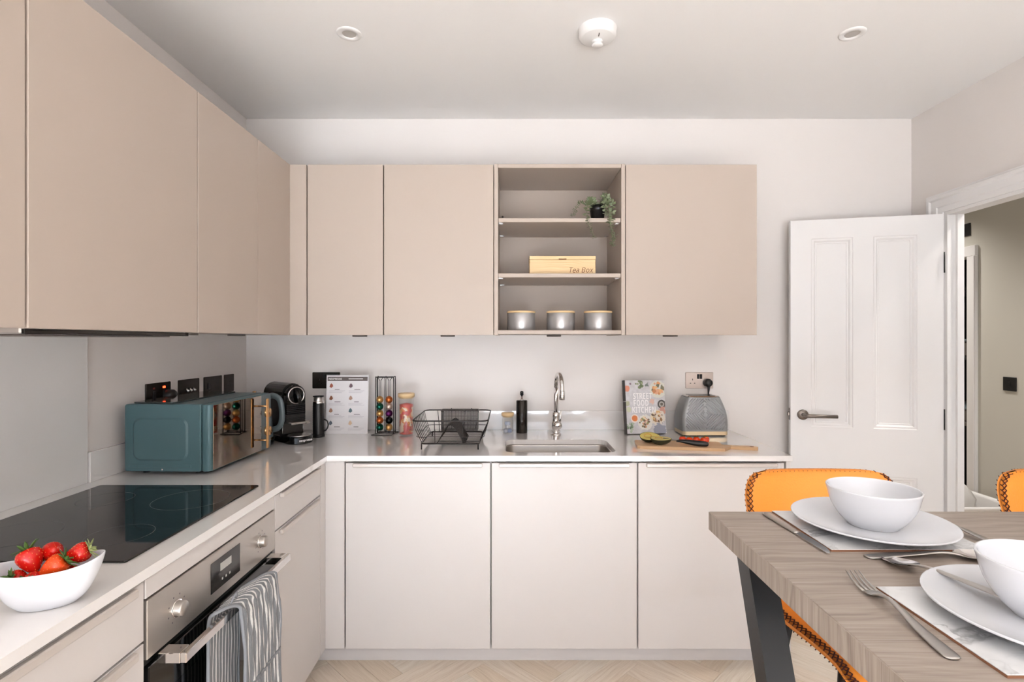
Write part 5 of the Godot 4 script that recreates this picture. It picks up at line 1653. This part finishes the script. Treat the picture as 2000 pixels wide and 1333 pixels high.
func strawberry_bowl() -> void:
	var c := V(-0.822, WT, 0.935)
	var turn := deg_to_rad(24.0)
	var o := thing("fruit_bowl", "small white boat shaped bowl of strawberries beside the hob", "bowl", c, turn)
	var prof := curve2([Vector2(0.0, 0.0), Vector2(0.42, 0.0), Vector2(0.55, 0.06), Vector2(0.72, 0.26), Vector2(0.88, 0.6), Vector2(0.97, 0.88), Vector2(1.0, 1.0), Vector2(0.965, 1.01), Vector2(0.9, 0.82), Vector2(0.78, 0.5), Vector2(0.6, 0.22), Vector2(0.4, 0.1), Vector2(0.0, 0.08)], 4)
	var g := G.new().smooth()
	var np := prof.size()
	g.sheet(np - 1, 48, func(u: float, v: float) -> Vector3:
		var p: Vector2 = prof[int(round(u * (np - 1)))]
		var a := -v * TAU
		# a pointed oval whose ends rise a little
		var x := cos(a)
		var rise := 1.0 + 0.13 * absf(x) ** 3.0 * p.y
		var r := p.x
		return Vector3(signf(x) * pow(absf(x), 0.92) * r * 0.082, p.y * 0.07 * rise, sin(a) * r * 0.05))
	part("bowl", g, M.porcelain, o)
	# strawberries
	var bs := curve2([Vector2(0.0, -0.021), Vector2(0.005, -0.0195), Vector2(0.0105, -0.012), Vector2(0.0155, -0.001), Vector2(0.0165, 0.007), Vector2(0.0135, 0.0135), Vector2(0.007, 0.0155), Vector2(0.0, 0.0145)], 4)
	var berry := G.new().smooth().lathe(bs, 26).mesh()
	var seeds := G.new().smooth()
	var rng := RandomNumberGenerator.new()
	rng.seed = 21
	for i in range(3, 24, 2):
		var p: Vector2 = bs[i]
		var m := maxi(3, int(p.x * 720.0))
		for k in m:
			var a := TAU * (k + 0.5 * (i / 2 % 2)) / m
			var dir := Vector3(cos(a), 0, sin(a))
			var at := dir * (p.x + 0.00005) + Vector3(0, p.y, 0)
			seeds.sweep([at - Vector3(0, 0.0008, 0), at, at + Vector3(0, 0.0008, 0)], [0.0002, 0.0005, 0.0002], [0.0002, 0.0004, 0.0002], 5, dir)
	var smesh := seeds.mesh()
	var cal := G.new().smooth()
	for k in 9:
		var a := TAU * k / 9.0 + rng.randf_range(-0.2, 0.2)
		var r := rng.randf_range(0.8, 1.15)
		var up := rng.randf_range(0.0, 0.008)
		cal.sweep([Vector3(0, 0.015, 0), Vector3(cos(a) * 0.007 * r, 0.0175, sin(a) * 0.007 * r), Vector3(cos(a) * 0.013 * r, 0.017 + up, sin(a) * 0.013 * r), Vector3(cos(a) * 0.018 * r, 0.016 + up * 1.8, sin(a) * 0.018 * r)], [0.0012, 0.0032, 0.0026, 0.0003], 0.0004, 5)
	cal.tube([Vector3(0, 0.0145, 0), Vector3(0.001, 0.02, 0), Vector3(0.003, 0.025, 0.001)], 0.0011, 5)
	var cmesh := cal.mesh()
	# place in the bowl's own axes (x along the bowl), rotation of each berry
	var put := [
		[Vector3(-0.026, 0.083, -0.004), Vector3(-0.5, 0.4, 0.25), 1.15, "large red strawberry with leaves up at the left of the heap"],
		[Vector3(0.0, 0.088, -0.02), Vector3(-1.9, 0.3, 0.2), 1.0, "strawberry at the top back of the heap showing its tip"],
		[Vector3(0.014, 0.072, 0.016), Vector3(0.3, 0.2, -1.0), 1.12, "orange red strawberry lying at the front of the heap"],
		[Vector3(0.042, 0.083, -0.004), Vector3(0.1, 0.0, -1.25), 1.05, "strawberry at the right tip with pale leaves over the rim"],
		[Vector3(-0.04, 0.055, 0.004), Vector3(0.4, 0.6, 0.9), 0.85, "dark red strawberry low on the left behind the rim"],
		[Vector3(-0.012, 0.052, 0.014), Vector3(1.4, 0.2, 0.6), 0.95, "strawberry tucked down in the middle front of the bowl"],
		[Vector3(0.0, 0.05, -0.014), Vector3(0.4, 1.0, 2.0), 1.0, "strawberry underneath at the back of the bowl"],
		[Vector3(0.028, 0.05, -0.004), Vector3(2.0, 1.0, 0.4), 1.0, "strawberry underneath at the right of the bowl"]]
	for i in put.size():
		var w: Vector3 = c + Basis(Vector3.UP, turn) * (put[i][0] as Vector3)
		var s := thing("strawberry", put[i][3], "strawberry", w, 0.0, "strawberries in the white bowl")
		s.basis = Basis(Vector3.UP, turn) * Basis.from_euler(put[i][1]) * Basis.from_scale(Vector3.ONE * put[i][2])
		part("fruit", berry, M.red if i != 2 else orange_red(), s)
		part("seeds", smesh, M.seed, s)
		part("calyx", cmesh, M.pale_green if i == 3 else M.green, s)

func orange_red() -> Material:
	return mk(c8(226, 70, 16), 0.25)

func ceiling_items() -> void:
	for s in [[-0.622, 2.015, "white ceiling downlight on the left"], [1.3, 2.015, "white ceiling downlight on the right above the door"]]:
		var o := thing("ceiling_downlight", s[2], "light", V(s[0], CEIL - 0.006, s[1]), 0.0, "recessed ceiling downlights")
		part("ring", G.new().smooth(1).lathe([Vector2(0.026, 0.0055), Vector2(0.028, 0.0005), Vector2(0.04, 0.0), Vector2(0.046, 0.0025), Vector2(0.047, 0.006)], 36), M.plastic_white, o)
		part("lens", G.new().smooth(1).lathe([Vector2(0.0, 0.0045), Vector2(0.0265, 0.0045)], 30), M.lens, o)
	var o := thing("heat_detector", "white round heat detector on the ceiling", "detector", V(0.322, CEIL, 1.99))
	part("base", G.new().smooth(1).lathe([Vector2(0.06, -0.034), Vector2(0.068, -0.03), Vector2(0.071, -0.022), Vector2(0.071, -0.004), Vector2(0.073, 0.0)], 44), M.plastic_white, o)
	part("cover", G.new().smooth(1).lathe([Vector2(0.0, -0.043), Vector2(0.03, -0.042), Vector2(0.06, -0.034)], 44), M.plastic_white, o)
	part("sensor_cage", G.new().smooth(1).lathe([Vector2(0.0, -0.064), Vector2(0.017, -0.063), Vector2(0.021, -0.06), Vector2(0.021, -0.057), Vector2(0.014, -0.055), Vector2(0.014, -0.05), Vector2(0.021, -0.048), Vector2(0.021, -0.045), Vector2(0.018, -0.041)], 28), M.plastic_white, o)
	part("indicator", G.new().box(Vector3(-0.0015, -0.043, 0.03), Vector3(0.0015, -0.036, 0.045)), M.smoke, o)

# ------------------------------------------------------------------ the bar table
func table_set() -> void:
	var x0 := 0.415
	var x1 := 1.95
	var d0 := 0.44
	var d1 := 1.1135
	var TH := 0.038
	var o := thing("bar_table", "grey oak bar table on black crossed steel legs", "table", V((x0 + x1) / 2, 0, (d0 + d1) / 2))
	var c := org(o)
	wbox("table_top", o, x0 + 0.001, x1 - 0.001, TT - TH, TT, d0, d1, M.table, 0.0012)
	for x in [[x0, x0 + 0.001], [x1 - 0.001, x1]]:
		wbox("end_band", o, x[0], x[1], TT - TH + 0.0004, TT - 0.0004, d0 + 0.0004, d1 - 0.0004, M.table_end, 0.0)
	# crossed legs at each end: flat-sided tubes leaning in the plane of the end
	for x in [0.455, 1.86]:
		for s in [[1.055, 0.67], [0.5, 0.885]]:
			var a := V(x + 0.0255, TT - TH, s[0]) - c
			var b := V(x + 0.0255, 0.0, s[1]) - c
			var hw := 0.027
			var g := G.new()
			var q := []
			for e in [[a, -1, -1], [a, 1, -1], [a, 1, 1], [a, -1, 1], [b, -1, -1], [b, 1, -1], [b, 1, 1], [b, -1, 1]]:
				q.append(e[0] + Vector3(e[1] * 0.0255, 0, e[2] * hw))
			var m := (a + b) / 2
			for f in [[0, 1, 2, 3], [4, 5, 6, 7], [0, 1, 5, 4], [1, 2, 6, 5], [2, 3, 7, 6], [3, 0, 4, 7]]:
				g.oquad(q[f[0]], q[f[1]], q[f[2]], q[f[3]], m)
			part("leg", g, M.black_metal, o)
	wbox("rail", o, 0.5, 1.86, TT - TH - 0.05, TT - TH, 0.755, 0.795, M.black_metal)
	stools()
	# place mats
	var labels := [["marble print place mat under the far plate", "large white dinner plate on the far place mat", "white bowl standing on the far dinner plate"], ["marble print place mat under the near plate", "large white dinner plate on the near place mat at the picture's edge", "white bowl standing on the near dinner plate"]]
	var sets := [[0.68, 1.0, 0.545, 0.815, 0.9, 1.106], [0.678, 0.658, 0.528, 0.8, 0.562, 0.765]]
	for k in 2:
		var s: Array = sets[k]
		var mt := thing("place_mat", labels[k][0], "place mat", V((s[2] + s[3]) / 2, TT, (s[4] + s[5]) / 2), 0.0, "marble place mats")
		wbox("cork_backing", mt, s[2], s[3], TT, TT + 0.0028, s[4], s[5], M.cork, 0.0)
		wbox("printed_top", mt, s[2] + 0.0003, s[3] - 0.0003, TT + 0.0028, TT + 0.004, s[4] + 0.0003, s[5] - 0.0003, M.marble, 0.0004)
		var p := thing("dinner_plate", labels[k][1], "plate", V(s[0], TT + 0.004, s[1]), 0.0, "white dinner plates")
		part("plate", G.new().smooth().lathe(curve2([Vector2(0.0, 0.003), Vector2(0.055, 0.003), Vector2(0.058, 0.0), Vector2(0.066, 0.0), Vector2(0.075, 0.003), Vector2(0.1, 0.0085), Vector2(0.128, 0.0165), Vector2(0.1335, 0.0185), Vector2(0.134, 0.0205), Vector2(0.132, 0.021), Vector2(0.122, 0.018), Vector2(0.1, 0.0125), Vector2(0.075, 0.0085), Vector2(0.04, 0.0075), Vector2(0.0, 0.0075)], 3), 64), M.porcelain, p)
		var b := thing("bowl", labels[k][2], "bowl", V(s[0] + 0.004, TT + 0.0116, s[1] + [0.0, 0.004][k]), 0.0, "white bowls on the plates")
		part("bowl", G.new().smooth().lathe(curve2([Vector2(0.0, 0.003), Vector2(0.034, 0.003), Vector2(0.036, 0.0), Vector2(0.041, 0.0), Vector2(0.044, 0.003), Vector2(0.056, 0.016), Vector2(0.069, 0.038), Vector2(0.0755, 0.062), Vector2(0.0775, 0.0695), Vector2(0.0765, 0.0712), Vector2(0.074, 0.07), Vector2(0.0705, 0.056), Vector2(0.062, 0.034), Vector2(0.046, 0.014), Vector2(0.03, 0.0075), Vector2(0.0, 0.0065)], 3), 56), M.porcelain, b)
	cutlery()

func cutlery() -> void:
	# knife: local +z towards the blade tip, lying on the table
	var kn := thing("table_knife", "steel table knife left of the far place mat", "knife", V(0.53, TT, 0.99), deg_to_rad(2.5), "table cutlery")
	part("handle", G.new().smooth().sweep(curve([Vector3(0, 0.003, -0.105), Vector3(0, 0.0032, -0.09), Vector3(0, 0.0032, -0.05), Vector3(0, 0.003, 0.0), Vector3(0, 0.003, 0.008)], 3), [0.004, 0.0072, 0.0085, 0.009, 0.009, 0.0088, 0.0085, 0.0078, 0.007, 0.0062, 0.0055, 0.0055, 0.0055], [0.0018, 0.003, 0.003, 0.003, 0.003, 0.003, 0.003, 0.003, 0.0028, 0.0026, 0.0024, 0.0022, 0.002], 10), M.steel, kn)
	var bl := PackedVector2Array([Vector2(-0.004, 0.005), Vector2(0.006, 0.006), Vector2(0.0095, 0.02), Vector2(0.01, 0.06), Vector2(0.009, 0.08), Vector2(0.005, 0.096), Vector2(-0.002, 0.106), Vector2(-0.0045, 0.104), Vector2(-0.006, 0.08), Vector2(-0.006, 0.03)])
	part("blade", G.new().prism(bl, -0.0035, -0.0018, Transform3D(Basis(Vector3(1, 0, 0), Vector3(0, 0, 1), Vector3(0, -1, 0)), Vector3.ZERO)), M.chrome, kn)
	# spoons: local -z is the bowl end
	var spoon := thing("table_spoon", "steel spoon lying crosswise between the two place mats", "spoon", V(0.685, TT, 0.872), deg_to_rad(-92.0), "table cutlery")
	part("handle", G.new().smooth().sweep(curve([Vector3(0, 0.0022, 0.098), Vector3(0, 0.003, 0.08), Vector3(0, 0.008, 0.02), Vector3(0, 0.011, -0.02), Vector3(0, 0.009, -0.045), Vector3(0, 0.0072, -0.055)], 3), [0.005, 0.0085, 0.0095, 0.0098, 0.009, 0.008, 0.007, 0.006, 0.005, 0.0042, 0.004, 0.0038, 0.0038, 0.0042, 0.005, 0.006], [0.0012, 0.0014, 0.0015, 0.0015, 0.0015, 0.0015, 0.0016, 0.0018, 0.002, 0.002, 0.002, 0.002, 0.002, 0.0018, 0.0016, 0.0014], 10), M.steel, spoon)
	var sp := G.new().smooth()
	for lay in 2:
		sp.sheet(28, 7, func(u: float, v: float) -> Vector3:
			var a := (u if lay == 1 else 1.0 - u) * TAU
			var q := 1.0 - v
			var egg := 1.0 + 0.18 * sin(a)
			return Vector3(cos(a) * 0.0205 * q * egg, 0.0078 - 0.0068 * (1.0 - q * q) + (0.0009 if lay == 1 else 0.0), -0.077 + sin(a) * 0.03 * q))
	part("spoon_bowl", sp, M.chrome, spoon)
	var s2 := copy(spoon, "steel spoon propped on the near plate with its bowl pointing away", V(0.626, TT + 0.002, 0.765), Vector3(deg_to_rad(-9.5), deg_to_rad(6.0), 0))
	s2.position.y = TT + 0.0135
	copy(spoon, "steel spoon right of the far plate, half hidden by its rim", V(0.838, TT + 0.0005, 0.985), Vector3(0, deg_to_rad(8.0), 0))
	# fork
	var fk := thing("table_fork", "steel fork left of the near place mat", "fork", V(0.506, TT, 0.69), deg_to_rad(-5.0), "table cutlery")
	part("handle", G.new().smooth().sweep(curve([Vector3(0, 0.0025, 0.098), Vector3(0, 0.003, 0.085), Vector3(0, 0.005, 0.04), Vector3(0, 0.012, -0.01), Vector3(0, 0.0105, -0.032), Vector3(0, 0.0065, -0.045)], 3), [0.005, 0.0085, 0.0098, 0.01, 0.0095, 0.0085, 0.0075, 0.0062, 0.005, 0.0042, 0.0038, 0.0038, 0.004, 0.005, 0.0075, 0.0105], [0.0012, 0.0014, 0.0015, 0.0015, 0.0016, 0.0018, 0.002, 0.0021, 0.0022, 0.0022, 0.0022, 0.0022, 0.002, 0.0018, 0.0015, 0.0012], 10), M.steel, fk)
	part("palm", G.new().smooth().sweep([Vector3(0, 0.0068, -0.043), Vector3(0, 0.0045, -0.052), Vector3(0, 0.0038, -0.062)], [0.0098, 0.0122, 0.0125], [0.0013, 0.0012, 0.0011], 10), M.steel, fk)
	for k in 4:
		var x := -0.0099 + 0.0066 * k
		part("tine", G.new().smooth().sweep([Vector3(x, 0.0038, -0.06), Vector3(x, 0.004, -0.075), Vector3(x * 0.97, 0.0068, -0.092), Vector3(x * 0.95, 0.0125, -0.109)], [0.002, 0.0019, 0.0017, 0.0009], 0.001, 8), M.steel, fk)

func stools() -> void:
	# local: the sitter faces +z (towards the table), origin on the floor under the seat
	var o := thing("bar_stool", "orange leather bar stool with crossed dark stitching behind the far plate", "stool", V(0.785, 0, 1.2), 0.0, "orange bar stools along the table")
	var SH := 0.70
	# the shell: v runs from the front edge of the seat back and up to the top of the backrest
	var line := curve([Vector3(0, SH - 0.018, 0.225), Vector3(0, SH, 0.19), Vector3(0, SH - 0.006, 0.06), Vector3(0, SH - 0.008, -0.06), Vector3(0, SH + 0.02, -0.12), Vector3(0, SH + 0.09, -0.15), Vector3(0, SH + 0.2, -0.166), Vector3(0, SH + 0.296, -0.175)], 6)
	var ln := line.size()
	var halfw := func(v: float) -> float:
		var w := lerpf(0.168, 0.178, smoothstep(0.0, 0.5, v))
		w = lerpf(w, 0.196, smoothstep(0.5, 0.75, v))
		var e := clampf((v - 0.87) / 0.13, 0.0, 1.0)          # rounded top corners
		w -= 0.062 * (1.0 - sqrt(maxf(0.0, 1.0 - e * e)))
		var f := clampf((0.1 - v) / 0.1, 0.0, 1.0)
		w -= 0.05 * (1.0 - sqrt(maxf(0.0, 1.0 - f * f)))
		return w
	var at := func(u: float, v: float, off: float) -> Vector3:
		var i := clampf(v * (ln - 1), 0.0, ln - 1.0)
		var i0 := int(i)
		var i1 := mini(i0 + 1, ln - 1)
		var p: Vector3 = (line[i0] as Vector3).lerp(line[i1], i - i0)
		var tg: Vector3 = ((line[mini(i0 + 2, ln - 1)] as Vector3) - (line[maxi(i0 - 1, 0)] as Vector3)).normalized()
		var nr := Vector3(0, -tg.z, tg.y)          # towards the sitter: up on the seat, forward on the back
		if nr.y < -0.2:
			nr = -nr
		var s := u * 2.0 - 1.0
		var wrap := 0.052 * pow(absf(s), 2.6) * smoothstep(0.3, 0.62, v) * (1.0 - 0.55 * smoothstep(0.8, 1.0, v)) + 0.014 * pow(absf(s), 3.0) * (1.0 - smoothstep(0.2, 0.5, v))
		var pad := (1.0 - pow(absf(s), 4.0)) * sin(clampf(v, 0.02, 0.98) * PI) * 0.006
		var edge := sqrt(maxf(0.0, 1.0 - pow(absf(s), 10.0))) * 0.7 + 0.3
		return p + Vector3(s * halfw.call(v), 0, 0) + nr * (wrap + off * edge + (pad if off > 0.0 else 0.0))
	var g := G.new().smooth()
	g.sheet(30, 60, func(u: float, v: float) -> Vector3: return at.call(u, v, 0.014))
	g.sheet(30, 60, func(u: float, v: float) -> Vector3: return at.call(1.0 - u, v, -0.014))
	for u in [0.0, 1.0]:
		g.sheet(1, 60, func(a: float, v: float) -> Vector3: return at.call(u, v, lerpf(-0.014, 0.014, a if u > 0.5 else 1.0 - a)))
	for v in [0.0, 1.0]:
		g.sheet(30, 1, func(u: float, b: float) -> Vector3: return at.call(u, v, lerpf(-0.014, 0.014, b if v < 0.5 else 1.0 - b)))
	part("seat_shell", g, M.leather, o)
	# cross stitching just inside the edge, on the sitter's side and over the rim
	var st := G.new()
	var rim := []
	for k in 61:
		rim.append([0.0, lerpf(0.02, 0.985, k / 60.0)])
	for k in range(1, 26):
		rim.append([k / 26.0, 0.985])
	for k in 61:
		rim.append([1.0, lerpf(0.985, 0.02, k / 60.0)])
	var dense := []
	for k in rim.size() - 1:
		for q in 2:
			dense.append([lerpf(rim[k][0], rim[k + 1][0], q / 2.0), lerpf(rim[k][1], rim[k + 1][1], q / 2.0)])
	for k in range(0, dense.size() - 2, 2):
		var a: Array = dense[k]
		var b: Array = dense[k + 2]
		var inn := func(p: Array, d: float, off: float) -> Vector3:
			var u: float = clampf(p[0], 0.0, 1.0)
			var v: float = p[1]
			if u <= 0.0:
				u = d
			elif u >= 1.0:
				u = 1.0 - d
			else:
				v -= d * 0.55
			return at.call(u, v, off)
		if a[0] > 0.0 and a[0] < 1.0:
			st.sweep([at.call(a[0], 0.994, 0.0165), at.call(b[0], 0.998, -0.0165)], 0.001, 0.001, 4)
			continue
		st.sweep([inn.call(a, 0.006, 0.0165), inn.call(b, 0.036, 0.0165)], 0.0015, 0.001, 4)
		st.sweep([inn.call(a, 0.036, 0.0165), inn.call(b, 0.006, 0.0165)], 0.0015, 0.001, 4)
		st.sweep([inn.call(a, 0.004, 0.0165), inn.call(b, 0.004, -0.0165)], 0.0014, 0.0014, 4)
	part("stitching", st, M.thread, o, "dark crossed stitching along the rim")
	var ft := part("seat_plate", G.new().box(Vector3(-0.12, SH - 0.04, -0.09), Vector3(0.12, SH - 0.022, 0.14), 0.004), M.black_metal, o)
	for s in [-1.0, 1.0]:
		for z in [-1.0, 1.0]:
			part("leg", G.new().smooth().tube([Vector3(s * 0.11, SH - 0.035, 0.025 + z * 0.1), Vector3(s * 0.2, 0.0, 0.025 + z * 0.19)], 0.0095, 10), M.black_metal, o)
	var fr := []
	for p in [[-1.0, -1.0], [1.0, -1.0], [1.0, 1.0], [-1.0, 1.0]]:
		fr.append(Vector3(p[0] * 0.17, 0.24, 0.025 + p[1] * 0.158))
	for k in 4:
		part("foot_rail", G.new().smooth().tube([fr[k], fr[(k + 1) % 4]], 0.008, 8), M.black_metal, o)
	copy(o, "orange leather bar stool at the right edge of the picture", V(1.425, 0, 1.2))
